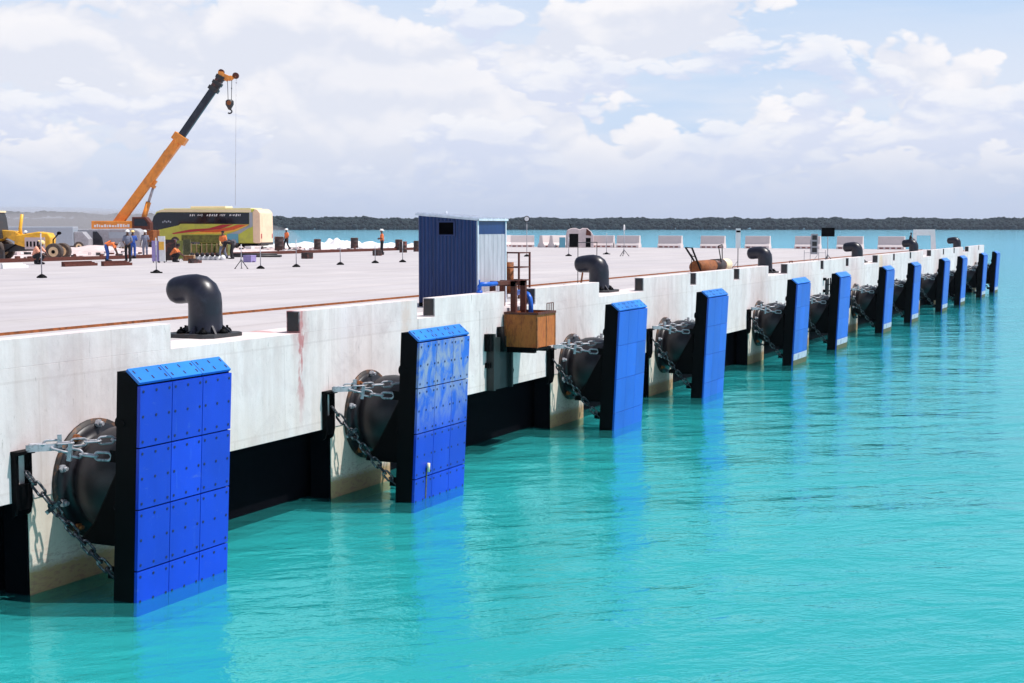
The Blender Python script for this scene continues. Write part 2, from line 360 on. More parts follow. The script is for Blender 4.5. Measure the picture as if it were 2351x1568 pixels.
# ------------------------------------------------------------------ mesh builder
class MB:
    def __init__(s): s.v = []; s.f = []; s.mi = []; s.sm = []; s.m = 0; s.T = None
    def add(s, vs, fs, smooth=False):
        o = len(s.v)
        for p in vs:
            p = Vector(p); s.v.append(s.T @ p if s.T is not None else p)
        for f in fs: s.f.append([i+o for i in f]); s.mi.append(s.m); s.sm.append(smooth)
    def box(s, x0, y0, z0, x1, y1, z1):
        s.add([(x0,y0,z0),(x1,y0,z0),(x1,y1,z0),(x0,y1,z0),(x0,y0,z1),(x1,y0,z1),(x1,y1,z1),(x0,y1,z1)],
              [(0,3,2,1),(4,5,6,7),(0,1,5,4),(1,2,6,5),(2,3,7,6),(3,0,4,7)])
    def bar(s, a, b, w, h=None):
        """square bar from a to b"""
        h = h or w; a = Vector(a); b = Vector(b); d = (b-a).normalized()
        u = d.cross(Vector((0,0,1)))
        if u.length < 1e-3: u = Vector((1,0,0))
        u.normalize(); t = u.cross(d)
        vs = [p+u*(i*w/2)+t*(j*h/2) for p in (a, b) for i, j in ((-1,-1),(1,-1),(1,1),(-1,1))]
        s.add(vs, [(0,1,2,3),(7,6,5,4),(0,4,5,1),(1,5,6,2),(2,6,7,3),(3,7,4,0)])
    def tube(s, pts, rs, n=12, caps=True, smooth=True):
        pts = [Vector(p) for p in pts]
        if not isinstance(rs, (list, tuple)): rs = [rs]*len(pts)
        prev = None; rings = []
        for i, p in enumerate(pts):
            d = (pts[min(i+1, len(pts)-1)] - pts[max(i-1, 0)]).normalized()
            if prev is None:
                u = d.cross(Vector((0,0,1)))
                if u.length < 1e-3: u = Vector((1,0,0))
            else: u = prev - d*prev.dot(d)
            u.normalize(); prev = u; w = d.cross(u)
            rings.append([p+(u*math.cos(2*PI*k/n)+w*math.sin(2*PI*k/n))*rs[i] for k in range(n)])
        vs = [q for r in rings for q in r]; fs = []
        for i in range(len(pts)-1):
            for k in range(n):
                a = i*n+k; b = i*n+(k+1)%n; fs.append((a, b, b+n, a+n))
        s.add(vs, fs, smooth)
        if caps: s.add(rings[0], [tuple(range(n))[::-1]]); s.add(rings[-1], [tuple(range(n))])
    def prism(s, prof, x0, x1, axis='x'):
        """profile of (a,b) pairs extruded along the axis"""
        n = len(prof)
        def P(a, b, t): return {'x': (t,a,b), 'y': (a,t,b), 'z': (a,b,t)}[axis]
        s.add([P(a,b,x0) for a,b in prof]+[P(a,b,x1) for a,b in prof],
              [tuple(range(n)), tuple(range(2*n-1, n-1, -1))]+[(i, i+n, (i+1)%n+n, (i+1)%n) for i in range(n)])
    def ball(s, c, r, n=10, m=7):
        if not isinstance(r, (list, tuple)): r = (r, r, r)
        vs = [(c[0], c[1], c[2]-r[2])]; fs = []
        for i in range(1, m):
            a = -PI/2+PI*i/m
            for k in range(n): vs.append((c[0]+r[0]*math.cos(a)*math.cos(2*PI*k/n), c[1]+r[1]*math.cos(a)*math.sin(2*PI*k/n), c[2]+r[2]*math.sin(a)))
        vs.append((c[0], c[1], c[2]+r[2])); t = len(vs)-1
        for k in range(n):
            fs.append((0, 1+(k+1)%n, 1+k)); fs.append((t, t-n+k, t-n+(k+1)%n))
            for i in range(m-2):
                a = 1+i*n+k; b = 1+i*n+(k+1)%n; fs.append((a, b, b+n, a+n))
        s.add(vs, fs, True)
    def build(s, name, mats, parent=None, bevel=0, loc=None):
        me = bpy.data.meshes.new(name); me.from_pydata([tuple(v) for v in s.v], [], s.f)
        if not isinstance(mats, (list, tuple)): mats = [mats]
        for m in mats: me.materials.append(M[m] if isinstance(m, str) else m)
        me.polygons.foreach_set('material_index', s.mi); me.polygons.foreach_set('use_smooth', s.sm)
        bm = bmesh.new(); bm.from_mesh(me)
        bmesh.ops.remove_doubles(bm, verts=bm.verts, dist=0.0004)
        bmesh.ops.recalc_face_normals(bm, faces=bm.faces); bm.to_mesh(me); bm.free()
        me.update()
        o = bpy.data.objects.new(name, me); COL.objects.link(o)
        if parent is not None: o.parent = parent
        if loc is not None: o.location = loc
        if bevel:
            b = o.modifiers.new('bevel', 'BEVEL'); b.width = bevel; b.segments = 2; b.limit_method = 'ANGLE'; b.angle_limit = R(40)
        return o

def tag(o, label=None, cat=None, group=None, kind=None):
    if label: o['label'] = label
    if cat: o['category'] = cat
    if group: o['group'] = group
    if kind: o['kind'] = kind
    return o
def thing(name, loc, label, cat, group=None, rz=0.0):
    o = bpy.data.objects.new(name, None); COL.objects.link(o); o.empty_display_size = 0.3
    o.location = loc; o.rotation_euler = (0, 0, rz); return tag(o, label, cat, group)
def copy_tree(o, parent=None):
    c = o.copy(); COL.objects.link(c); c.parent = parent
    for ch in [q for q in o.children]: copy_tree(ch, c)
    return c

# ------------------------------------------------------------------ setting
mb = MB(); mb.add([(-6000,-6000,0),(6000,-6000,0),(6000,6000,0),(-6000,6000,0)], [(0,1,2,3)])
mb.m = 1
for zz in (-0.20, -0.42, -0.68): mb.add([(-6000,-6000,zz),(6000,-6000,zz),(6000,6000,zz),(-6000,6000,zz)], [(0,1,2,3)])
tag(mb.build('water', ['water', 'turbid']), kind='structure')
mb = MB(); mb.add([(-6000,-6000,-1.05),(6000,-6000,-1.05),(6000,6000,-1.05),(-6000,6000,-1.05)], [(0,1,2,3)])
tag(mb.build('sea_bed', 'bed'), kind='structure')
mb = MB(); mb.box(-60, 1.1, 2.5, END, 43.5, DZ)
tag(mb.build('deck', 'deck'), kind='structure')
mb = MB(); mb.box(-60, 43.5, -1.5, END, 330, DZ-0.05)
tag(mb.build('ground', 'yard'), kind='structure')

# quay wall
wall = thing('quay_wall', (0, 0, 0), 'long pale concrete quay wall with notched kerb above the water', 'quay wall')
joints = [-60, 8.1, 26.98, 30.0, 46.2, 55.3, 67.5, 86.4, 105.2, END]
for a, b in zip(joints, joints[1:]):
    mb = MB(); mb.box(a+0.008, 0, SZ, b-0.008, 1.09, DZ)
    mb.build('wall_face', 'wall', wall, bevel=0.004)
NEND = [22.40, 41.36, 59.2, 79.1, 97.7, 116.4]
NST = [18.62, 37.63, 56.1, 75.4, 94.4, 113.2]
GAPS = [(1.2,1.9),(6.6, 7.3), (12.0,12.7), (26.95, 27.75), (31.35, 33.2), (46.0, 46.65), (51.2, 51.95), (65.3, 65.95), (70.8, 71.5), (83.7, 84.3), (89.3, 89.9), (102.9, 103.5), (108.1, 108.7), (122.4, 122.9)]
cuts = sorted(list(zip(NST, NEND)) + GAPS)
x = -60
for a, b in cuts + [(END, END)]:
    mb = MB(); mb.box(x, 0, DZ, a, 0.30, CT); mb.build('kerb', 'wall', wall, bevel=0.004)
    x = b
for a, b in cuts:      # dark plate carries the shade on the end face of each kerb length
    mb = MB(); mb.box(b-0.02, 0.03, DZ+0.03, b-0.001, 0.27, CT-0.02); mb.build('kerb_end_shade', 'dark_steel', wall)
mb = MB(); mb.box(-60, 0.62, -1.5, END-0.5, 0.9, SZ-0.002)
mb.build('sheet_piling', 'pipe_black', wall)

FS = [15.67, 23.76, 34.53, 42.28, 53.61, 61.28, 72.0, 80.34, 91.55, 99.78, 111.24, 119.55]
for s_ in FS:
    mb = MB(); mb.box(s_-0.30, 0.012, -1.5, s_+2.0, 0.47, SZ-0.002)
    mb.build('fender_plinth', 'plinth', wall, bevel=0.01)
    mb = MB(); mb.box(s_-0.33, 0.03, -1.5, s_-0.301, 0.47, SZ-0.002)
    mb.build('plinth_shade', 'pipe_black', wall)  # black sheet puts the shade on the plinth's near side into colour
# rail along the deck
mb = MB(); mb.box(-60, 4.59, DZ+0.001, END-3, 4.68, DZ+0.02); mb.box(-60, 4.615, DZ+0.02, END-3, 4.655, DZ+0.05)
tag(mb.build('steel_rail', 'rust'), 'thin rust red rail running along the deck behind the kerb', 'rail')

# ------------------------------------------------------------------ fenders
def link(mb, c, d, up, L, w, r):
    """one chain link: a stadium ring"""
    d = d.normalized(); u = (up - d*up.dot(d)).normalized(); pts = []
    for i in range(14):
        a = 2*PI*i/14; ex = (L/2-w/2)*(1 if math.cos(a) > 0 else -1)
        pts.append(c + d*(ex+math.cos(a)*w/2) + u*(math.sin(a)*w/2))
    n = 6; rings = []
    for i, p in enumerate(pts):
        t = (pts[(i+1) % 14]-pts[i-1]).normalized(); o = (p-c); nn = d.cross(u); q = t.cross(nn).normalized()
        rings.append([p+(q*math.cos(2*PI*k/n)+nn*math.sin(2*PI*k/n))*r for k in range(n)])
    vs = [q for rr in rings for q in rr]
    fs = [(i*n+k, i*n+(k+1) % n, ((i+1) % 14)*n+(k+1) % n, ((i+1) % 14)*n+k) for i in range(14) for k in range(n)]
    mb.add(vs, fs, True)
def chain(a, b, sag, L=0.27, w=0.13, r=0.026, shackles=True):
    mb = MB(); a = Vector(a); b = Vector(b); D = (b-a).length; n = max(3, int(D/(L-2*r*1.5)))
    P = lambda t: a.lerp(b, t) - Vector((0, 0, sag*4*t*(1-t)))
    for i in range(n):
        t = (i+0.5)/n; d = P(t+0.5/n)-P(t-0.5/n); up = Vector((0, 0, 1)) if i % 2 else d.cross(Vector((0, 0, 1)))
        up = up.normalized() + Vector((0.15, 0.1, 0.2))*(random.random()-0.5)
        link(mb, P(t), d, up, L*1.02, w, r)
    if shackles:
        for t in (0.30,):
            d = (b-a).normalized(); s = d.cross(Vector((0,0,1))).normalized()
            up = s.cross(d)
            mb.bar(P(t)-up*0.13, P(t)+up*0.13, 0.06)
    return mb
PW = 2.13          # panel width
TOPZ = 3.13; ROW = 0.885; TILT = R(2.7)
def make_fender(i):
    s0 = FS[i]
    root = thing('dock_fender', (s0+PW/2, 0, 0), 'x', 'fender', 'blue faced fenders along the quay wall')
    hw = PW/2
    # steel panel, tilted so that its foot hangs towards the wall
    T = Matrix.Translation((0, -1.605, 0)) @ Matrix.Rotation(TILT, 4, 'X')
    mb = MB(); mb.T = T
    prof = [(0.0, -1.5), (0.0, TOPZ+0.0), (0.20, TOPZ+0.15), (0.36, TOPZ+0.15), (0.36, -1.5)]
    mb.prism(prof, -hw, hw, 'x')
    for xx in (-hw+0.10, hw-0.10):
        for zz in (2.55, 1.35): mb.tube([(xx, 0.36, zz), (xx, 0.40, zz)], 0.09, 12)
    mb.tube([(-hw-0.012, 0.25, 2.55), (-hw, 0.25, 2.55)], 0.055, 14)
    panel = mb.build('panel', 'black_steel', root, bevel=0.012)
    worn = (i == 1)
    # lower hidden rows are included down to below the water
    cw = PW/3
    for r in range(5):
        for c in range(3):
            mb = MB(); mb.T = T
            gp_ = 1.0 if i < 2 else 0.35; x0 = -hw+c*cw+0.006*gp_; x1 = -hw+(c+1)*cw-0.006*gp_; z1 = TOPZ-0.02-r*ROW-0.010*gp_; z0 = TOPZ-0.02-(r+1)*ROW+0.010*gp_
            mb.box(x0, -0.055, z0, x1, -0.001, z1)
            if i < 2:
                mb.m = 1
                for bx in (x0+0.065, (x0+x1)/2, x1-0.065):
                    for bz in (z0+0.075, (z0+z1)/2, z1-0.075):
                        mb.tube([(bx, -0.061, bz), (bx, -0.056, bz)], 0.023, 8, smooth=False)
            mb.build('facing_pad', ['blue_worn' if worn else ('blue' if i < 2 else 'blue_hazed'), 'bolt', 'silverblue'], root, bevel=0.006 if i < 4 else 0)
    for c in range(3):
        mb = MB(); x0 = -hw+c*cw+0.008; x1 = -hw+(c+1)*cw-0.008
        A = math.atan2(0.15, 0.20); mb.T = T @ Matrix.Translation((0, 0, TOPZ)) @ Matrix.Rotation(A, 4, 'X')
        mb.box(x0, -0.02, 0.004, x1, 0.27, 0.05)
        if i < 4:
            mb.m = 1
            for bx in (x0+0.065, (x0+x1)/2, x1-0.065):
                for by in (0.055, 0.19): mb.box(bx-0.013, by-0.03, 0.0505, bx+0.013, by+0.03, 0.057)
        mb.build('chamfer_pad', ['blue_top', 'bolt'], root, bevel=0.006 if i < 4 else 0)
    if i >= 4:
        mb = MB(); mb.T = T; mb.box(-hw+0.004, -0.066, 0.20, hw-0.004, -0.0555, 0.44)
        q = mb.build('pale_band', 'bandgrey', root); q['label'] = 'pale scuffed band low on the blue face'
        mb = MB(); mb.T = T; mb.box(-hw+0.004, -0.070, -0.4, hw-0.004, -0.0555, 0.198)
        q = mb.build('algae_band', 'algae', root); q['label'] = 'olive brown weed at the waterline'
    if i == 1:
        mb = MB(); mb.T = T; mb.box(-0.62, -0.064, 0.02, -0.58, -0.0555, 0.62); q = mb.build('weed_streak', 'algae', root)
        mb = MB(); mb.T = T; mb.tube([(-0.60, -0.10, 0.55), (-0.60, -0.10, 0.72)], 0.03, 8); mb.build('hanging_tag', 'cream', root)
    # rubber body on its axis through z
    zc = 1.52
    def lathe(pts, n=40):
        mb = MB(); vs = []; fs = []
        for (y, r) in pts:
            for k in range(n): vs.append((r*math.cos(2*PI*k/n), y, zc+r*math.sin(2*PI*k/n)))
        for j in range(len(pts)-1):
            for k in range(n): a = j*n+k; b = j*n+(k+1) % n; fs.append((a, b, b+n, a+n))
        mb.add(vs, fs, True); return mb
    mb = lathe([(-0.046, 0.84), (-0.08, 0.83), (-0.10, 0.74), (-0.13, 0.66), (-0.20, 0.66), (-0.30, 0.74), (-0.42, 0.80), (-0.60, 0.82), (-0.80, 0.79), (-1.00, 0.73), (-1.13, 0.68), (-1.16, 0.72), (-1.17, 0.0)])
    mb.build('rubber_cone', 'rubber', root)
    mb = lathe([(-0.001, 0.0), (-0.001, 0.90), (-0.045, 0.90), (-0.045, 0.6)]); mb.build('mounting_flange', 'flange', root)
    for k in range(10):
        a = 2*PI*(k+0.5)/10; mb = MB(); c = Vector((0.83*math.cos(a), 0, zc+0.83*math.sin(a)))
        mb.tube([c+Vector((0, -0.085, 0)), c+Vector((0, -0.14, 0))], 0.06, 6, smooth=False); mb.tube([c+Vector((0, -0.141, 0)), c+Vector((0, -0.20, 0))], 0.032, 8)
        mb.build('flange_bolt', 'galv' if k % 3 else 'rust', root)
    for sx in (-1, 1):
        bx = sx*(hw+0.48)
        for dx in (-0.13, 0.13):      # open bracket: two legs, a head bar and a foot plate
            mb = MB(); mb.prism([(-0.002, 2.10), (-0.10, 2.10), (-0.10, 1.40), (-0.06, 1.24), (-0.002, 1.20)], bx+dx-0.025, bx+dx+0.025, 'x'); mb.build('bracket_leg', 'black_steel', root)
        mb = MB(); mb.box(bx-0.16, -0.16, 2.101, bx+0.16, -0.002, 2.15); mb.build('bracket_head', 'black_steel', root)
        mb = MB(); mb.box(bx-0.104, -0.09, 1.30, bx+0.104, -0.002, 1.66); mb.build('bracket_web', 'black_steel', root)
        mb = MB(); mb.bar((bx, -0.14, 2.18), (bx-sx*0.42, -0.42, 2.17), 0.035, 0.10); mb.build('chain_arm', 'galv', root)
        chain((bx-sx*0.30, -0.36, 2.17), (sx*(hw-0.12), -1.14, 2.05), 0.03, L=0.24, w=0.115, r=0.020).build('tension_chain', 'galv', root)
        chain((bx-sx*0.12, -0.12, 2.22), (sx*(hw-0.50), -1.12, 2.26), 0.01, L=0.22, w=0.105, r=0.017).build('upper_chain', 'galv', root)
        chain((bx, -0.14, 1.84), (sx*(hw-0.10), -1.22, 0.30), 0.05, L=0.23, w=0.11, r=0.021).build('weight_chain', 'dark_chain', root)
        for za_, zb_ in ((1.95, 2.12), (0.25, 0.42)):
            mb = MB(); mb.T = T; cx_ = sx*(hw-0.14); mb.box(cx_-0.03, 0.36, za_, cx_+0.03, 0.56, zb_); mb.build('chain_lug', 'black_steel', root)
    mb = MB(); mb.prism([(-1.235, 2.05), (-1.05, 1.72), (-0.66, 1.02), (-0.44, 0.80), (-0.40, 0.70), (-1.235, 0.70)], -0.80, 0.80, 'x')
    mb.build('cone_shadow_wedge', 'black_steel', root, bevel=0.04)  # black wedge stands in for the shadow across the lower cone
    # gusset bringing the cone end to the panel
    mb = MB(); mb.T = T
    mb.prism([(0.36, 1.0), (0.36, 2.35), (0.42, 2.35), (0.56, 2.0), (0.56, 1.2), (0.42, 1.0)], -0.72, 0.72, 'x')
    mb.build('panel_backing', 'black_steel', root)
    return root
FL = ['nearest fender at the left edge, clean bolted blue panel with white chains',
      'fender with grey scuffed upper pads, second from the left',
      'third fender from the left, just right of the rusty hanging basket',
      'fourth fender from the left, plain blue face without a pale waterline band',
      'fifth fender from the left, the first with a pale grey band at the waterline',
      'sixth fender from the left, right of the dark wall ladder',
      'seventh fender from the left, beside the rust yellow wall stain',
      'eighth fender from the left, in the small far group',
      'ninth fender from the left, fourth from the far end',
      'tenth fender from the left, third from the far end',
      'last fender but one, overlapping the end of the quay wall',
      'farthest fender, standing clear against open water beyond the wall end']
protos = {}
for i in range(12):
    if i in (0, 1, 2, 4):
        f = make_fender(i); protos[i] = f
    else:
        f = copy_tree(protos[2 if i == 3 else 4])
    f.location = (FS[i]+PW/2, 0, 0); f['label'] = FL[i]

# ------------------------------------------------------------------ bollards
def make_bollard():
    root = thing('bollard', (0, 0, 0), 'x', 'bollard', 'black hooked mooring bollards on the quay edge')
    mb = MB(); z0 = 0.07
    pts = [(0, 0, z0), (0, 0, .12), (0, 0, .45), (0, 0, .60), (0, .015, .70), (0, .06, .78), (0, .13, .835), (0, .22, .86), (0, .34, .862), (0, .46, .85), (0, .56, .835), (0, .64, .825), (0, .70, .82), (0, .745, .815), (0, .775, .812), (0, .785, .812)]
    rs = [.36, .315, .305, .305, .31, .31, .295, .275, .262, .258, .255, .245, .22, .17, .09, .02]
    mb.tube(pts, rs, 28); mb.build('bollard_post', 'bollard', root)
    mb = MB(); mb.prism([(-.42, -.50), (.42, -.50), (.56, -.34), (.56, .40), (.36, .62), (-.36, .62), (-.56, .40), (-.56, -.34)], 0.001, 0.07, 'z')
    mb.build('base_plate', 'dark_steel', root, bevel=0.008)
    for a in (35, 90, 145, 215, 270, 325):
        c = (.44*math.cos(R(a)), .42*math.sin(R(a))+.03)
        mb = MB(); mb.tube([(c[0], c[1], .07), (c[0], c[1], .105), (c[0], c[1], .14), (c[0], c[1], .16)], [.085, .08, .055, .015], 12)
        mb.tube([(c[0], c[1], .15), (c[0], c[1], .19)], .022, 8)
        mb.build('anchor_cap', 'black_steel', root)
    for a in (0, 60, 120, 180, 240, 300):
        u = Vector((math.cos(R(a)), math.sin(R(a)), 0)); n = Vector((-u.y, u.x, 0))*0.018
        mb = MB(); tri = [u*.28+Vector((0, 0, .07)), u*.47+Vector((0, 0, .07)), u*.30+Vector((0, 0, .22))]
        mb.add([p+n for p in tri]+[p-n for p in tri], [(0, 1, 2), (5, 4, 3), (0, 3, 4, 1), (1, 4, 5, 2), (2, 5, 3, 0)])
        mb.build('gusset', 'bollard', root)
    return root
BS = [21.02, 40.46, 59.76, 79.06, 97.56, 118.1]
BL = ['largest nearest black hooked bollard in the kerb recess', 'black hooked bollard right of the blue booth, second in line',
      'black hooked bollard just right of the brown drum trolley', 'fourth bollard, between the tripod board and the white frame',
      'bollard with a person in a red cap sitting on it', 'smallest farthest hooked bollard near the end of the quay']
b0 = make_bollard()
for i, s_ in enumerate(BS):
    b = b0 if i == 0 else copy_tree(b0)
    b.location = (s_, 1.12, DZ); b['label'] = BL[i]

# ------------------------------------------------------------------ booth
def make_booth():
    y0, y1 = 0.65, 2.30; x0, x1 = 31.21, 32.78
    root = thing('booth', ((x0+x1)/2, (y0+y1)/2, DZ), 'dark blue corrugated metal booth with a small black window', 'booth')
    ox, oy = (x0+x1)/2, (y0+y1)/2; hx, hy = (x1-x0)/2, (y1-y0)/2
    Hf, Hb = 2.13, 2.26
    def sheet(a, b, ztop_a, ztop_b, pitch, mat, name, amp=0.02):
        mb = MB(); a = Vector(a); b = Vector(b); L = (b-a).length; d = (b-a)/L; nrm = Vector((d.y, -d.x, 0))
        n = int(L/pitch)*4; vs = []; fs = []
        for i in range(n+1):
            t = i/n; k = i % 4; off = amp if k in (1, 2) else 0
            p = a+d*(L*t)+nrm*off; zt = ztop_a+(ztop_b-ztop_a)*t
            vs += [(p.x, p.y, 0.10), (p.x, p.y, zt)]
        for i in range(n): fs.append((2*i, 2*i+2, 2*i+3, 2*i+1))
        q = a-nrm*0.03; w = b-nrm*0.03; m0 = len(vs)
        vs += [(q.x, q.y, 0.10), (w.x, w.y, 0.10), (w.x, w.y, ztop_b), (q.x, q.y, ztop_a)]
        fs.append((m0, m0+3, m0+2, m0+1)); mb.add(vs, fs)
        return mb.build(name, mat, root)
    sheet((-hx, hy), (-hx, -hy), Hb, Hf, 0.13, 'navy_sheet', 'end_wall') if False else None
    e = MB()
    # end wall facing back along the quay (corrugated), seen in shade
    n = 64; vs = []; fs = []
    for i in range(n+1):
        t = i/n; k = i % 4; y = hy-2*hy*t; xx = -hx-(0.03 if k in (1, 2) else 0.0); zt = Hb+(Hf-Hb)*t
        vs += [(xx, y, 0.10), (xx, y, zt)]
    for i in range(n): fs.append((2*i, 2*i+1, 2*i+3, 2*i+2))
    e.add(vs, fs); ew = e.build('end_wall', 'navy_sheet', root)
    e = MB(); e.box(-hx-0.052, -0.22, 1.76, -hx-0.031, 0.26, 2.12); wn = e.build('window_frame', 'navy_sheet', ew)
    e = MB(); e.box(-hx-0.058, -0.18, 1.79, -hx-0.053, 0.22, 2.09); e.build('pane', 'void', ew)
    # front wall facing the water: pale sheets with a dark top band
    vs = []; fs = []; e = MB(); n = 48
    for i in range(n+1):
        xx = -hx+0.05+(2*hx-0.1)*i/n; k = i % 8; y = -hy-(0.022 if k in (2, 3, 4, 5) else 0.006)
        vs += [(xx, y, 0.10), (xx, y, 1.80)]
    for i in range(n): fs.append((2*i, 2*i+2, 2*i+3, 2*i+1))
    e.add(vs, fs); e.build('front_wall', 'pale_sheet', root)
    e = MB(); e.box(-hx+0.05, -hy-0.01, 1.80, hx-0.05, -hy+0.02, Hf-0.02); e.build('front_band', 'navy_sheet', root)
    e = MB(); e.box(-hx+0.05, hy-0.02, 0.1, hx, hy, Hb-0.02); e.box(hx-0.03, -hy+0.03, 0.1, hx, hy-0.03, Hf-0.02); e.build('rear_wall', 'navy_sheet', root)
    for (cx, cy) in ((-hx-0.005, -hy-0.005), (hx-0.045, -hy-0.03)):
        e = MB(); e.box(cx, cy, 0.06, cx+0.055, cy+0.05, Hf-0.01); e.build('corner_post', 'white_sheet', root)
    e = MB(); a = 0.06
    e.add([(-hx-a, -hy-a, Hf), (hx+a, -hy-a, Hf), (hx+a, hy+a, Hb+0.01), (-hx-a, hy+a, Hb+0.01), (-hx-a, -hy-a, Hf+0.05), (hx+a, -hy-a, Hf+0.05), (hx+a, hy+a, Hb+0.06), (-hx-a, hy+a, Hb+0.06)],
          [(0, 3, 2, 1), (4, 5, 6, 7), (0, 1, 5, 4), (1, 2, 6, 5), (2, 3, 7, 6), (3, 0, 4, 7)])
    for i in range(8):
        xx = -hx-a+0.1+i*0.2; e.bar((xx, -hy-a, Hf+0.06), (xx, hy+a, Hb+0.07), 0.03, 0.03)
    e.tube([(-hx+0.5, 0.3, Hf+0.1), (-hx+0.5, 0.3, Hf+0.24)], 0.02, 8)
    e.build('roof', 'white_sheet', root)
    e = MB(); e.box(-hx, -hy, 0.001, -hx+0.15, hy, 0.10); e.box(hx-0.15, -hy, 0.001, hx, hy, 0.10); e.build('skid', 'black_steel', root)
make_booth()

# ------------------------------------------------------------------ rusty basket over the wall
root = thing('hanging_basket', (31.3, 0, 2.3), 'rusty steel box hooked over the quay edge by brown brackets', 'steel basket')
ox = 31.3; oz = 2.3
def L3(x, y, z): return (x-ox, y, z-oz)
x0, x1, ya, yb, za, zb = 31.25, 32.35, -0.92, -0.06, 2.40, 3.22
mb = MB(); t = 0.03
mb.box(*L3(x0, ya, za), *L3(x0+t, yb, zb)); mb.box(*L3(x1-t, ya, za), *L3(x1, yb, zb))
mb.box(*L3(x0+t+.001, ya, za), *L3(x1-t-.001, ya+t, zb)); mb.box(*L3(x0+t+.001, yb-t, za), *L3(x1-t-.001, yb, zb)); mb.box(*L3(x0+t+.001, ya+t+.001, za), *L3(x1-t-.001, yb-t-.001, za+t))
mb.build('box', 'rustbox', root)
for (xx, yy) in ((x0-.01, ya-.01), (x1-.03, ya-.01), (x0-.01, yb-.03), ((x0+x1)/2-.02, ya-.01)):
    mb = MB(); mb.box(*L3(xx, yy, za-.01), *L3(xx+.04, yy+.04, zb+.01)); mb.build('corner_angle', 'rust', root)
mb = MB()
for p, q in (((x0, ya, zb), (x1, ya, zb)), ((x0, yb, zb), (x1, yb, zb)), ((x0, ya, zb), (x0, yb, zb)), ((x1, ya, zb), (x1, yb, zb))): mb.bar(L3(*p), L3(*q), 0.055)
mb.build('rim_bar', 'rust_dark', root)
mb = MB()
for xx in (x0+.05, x1-.35): mb.box(*L3(xx, ya+.1, za-.14), *L3(xx+.14, yb+.05, za-.001))
mb.box(*L3(x0-.1, ya-.02, za-.07), *L3(x1-.3, ya+.12, za-.012)); mb.build('bearer', 'black_steel', root)
for xx in (31.62, 32.18):
    mb = MB(); mb.bar(L3(xx, -0.13, 2.4), L3(xx, -0.13, 3.98), 0.10, 0.14); mb.bar(L3(xx, -0.20, 3.92), L3(xx, 0.50, 3.92), 0.10, 0.12); mb.bar(L3(xx, 0.45, 3.92), L3(xx, 0.45, 3.335), 0.10, 0.12)
    mb.build('hook_arm', 'rust_dark', root)
mb = MB(); mb.bar(L3(30.86, -0.02, 3.95), L3(31.56, -0.02, 3.95), 0.09, 0.09); mb.build('tie_bar', 'rust_dark', root)
mb = MB()
for k in range(4): mb.bar(L3(32.0+k*0.13, -.85, 3.24), L3(32.0+k*0.13, -.85, 3.44), 0.018)
mb.bar(L3(32.0, -.85, 3.44), L3(32.39, -.85, 3.44), 0.018); mb.build('hand_rail', 'rust_dark', root)
mb = MB(); mb.tube([L3(31.0, -0.05, 2.9), L3(31.0, -.10, 2.3)], 0.10, 10); mb.build('side_buffer', 'black_steel', root)

# blue hose over the kerb
mb = MB(); P0 = W(1205, 684, 3.75)
mb.tube([(32.95, .52, 3.34), (32.95, .50, 3.52), (32.9, .40, 3.62), (32.75, .25, 3.66), (32.5, 0.0, 3.66), (32.36, -.17, 3.63), (32.31, -.25, 3.54), (32.3, -.28, 3.40), (32.3, -.28, 3.0)], 0.062, 14)
tag(mb.build('blue_pipe', 'pipe_blue'), 'bent blue pipe curving over the kerb into the rusty box', 'pipe')
mb = MB(); c = Vector((30.55, 0.35, 0))
mb.tube([(30.3, .16, 3.80), (30.3, .16, 3.90), (30.32, .12, 3.95), (30.5, .02, 3.95), (30.85, -.02, 3.95)], 0.055, 12); mb.tube([(30.3, .16, 3.744), (30.3, .16, 3.80)], 0.075, 12); mb.tube([(30.3, .16, 3.95), (30.3, .16, 4.06)], 0.02, 8)
tag(mb.build('blue_valve', 'pipe_blue'), 'short blue pipe elbow on the kerb in front of the booth', 'pipe')
# rusty cage behind
root = thing('steel_cage', (36.0, 1.95, DZ), 'open rusty upright cage frame beside the blue booth', 'cage')
mb = MB(); a = 0.36
for (px_, py_) in ((-a, -a), (a, -a), (a, a), (-a, a)): mb.bar((px_, py_, 0.001), (px_, py_, 1.28), 0.045)
mb.build('upright', 'rust_dark', root)
mb = MB()
for z in (0.14, 0.5, 0.86, 1.26):
    for p, q in (((-a, -a), (a, -a)), ((a, -a), (a, a)), ((a, a), (-a, a)), ((-a, a), (-a, -a))): mb.bar((*p, z), (*q, z), 0.03)
mb.build('cross_bar', 'rust_dark', root)
mb = MB(); mb.tube([(-0.16, 0, 0.12), (-0.16, 0, 1.0)], 0.1, 16); mb.build('gas_bottle', 'rust', root)
# dark wall strip: the box's shadow and a rubber fender, built as solid plates
root = thing('wall_shadow_strip', (31.0, 0, SZ), 'dark green black strip standing for the shadow under the rusty box and a rubber fender', 'shadow strip')
mb = MB(); mb.box(-0.55, -0.10, -0.0, 0.35, -0.001, 1.25); mb.build('shadow_plate', 'teal_dark', root)
mb = MB(); mb.box(-0.66, -0.2, 0, -0.551, -0.001, 1.36); mb.build('shadow_edge', 'teal_dark', root)
mb = MB(); mb.box(0.351, -0.2, 0, 0.43, -0.001, 1.2); mb.build('shadow_edge', 'teal_dark', root)
mb = MB(); mb.tube([(0.50, -0.001, 0.38), (0.50, -0.12, 0.38)], 0.15, 6, smooth=False); mb.build('shadow_strip_nut', 'teal_dark', root)
mb = MB(); mb.box(-0.74, -0.12, 0.55, -0.661, -0.001, 0.67); mb.build('clamp', 'black_steel', root)
mb = MB(); mb.box(-0.78, -0.16, 0.95, -0.661, -0.001, 1.36); mb.build('clamp', 'black_steel', root)
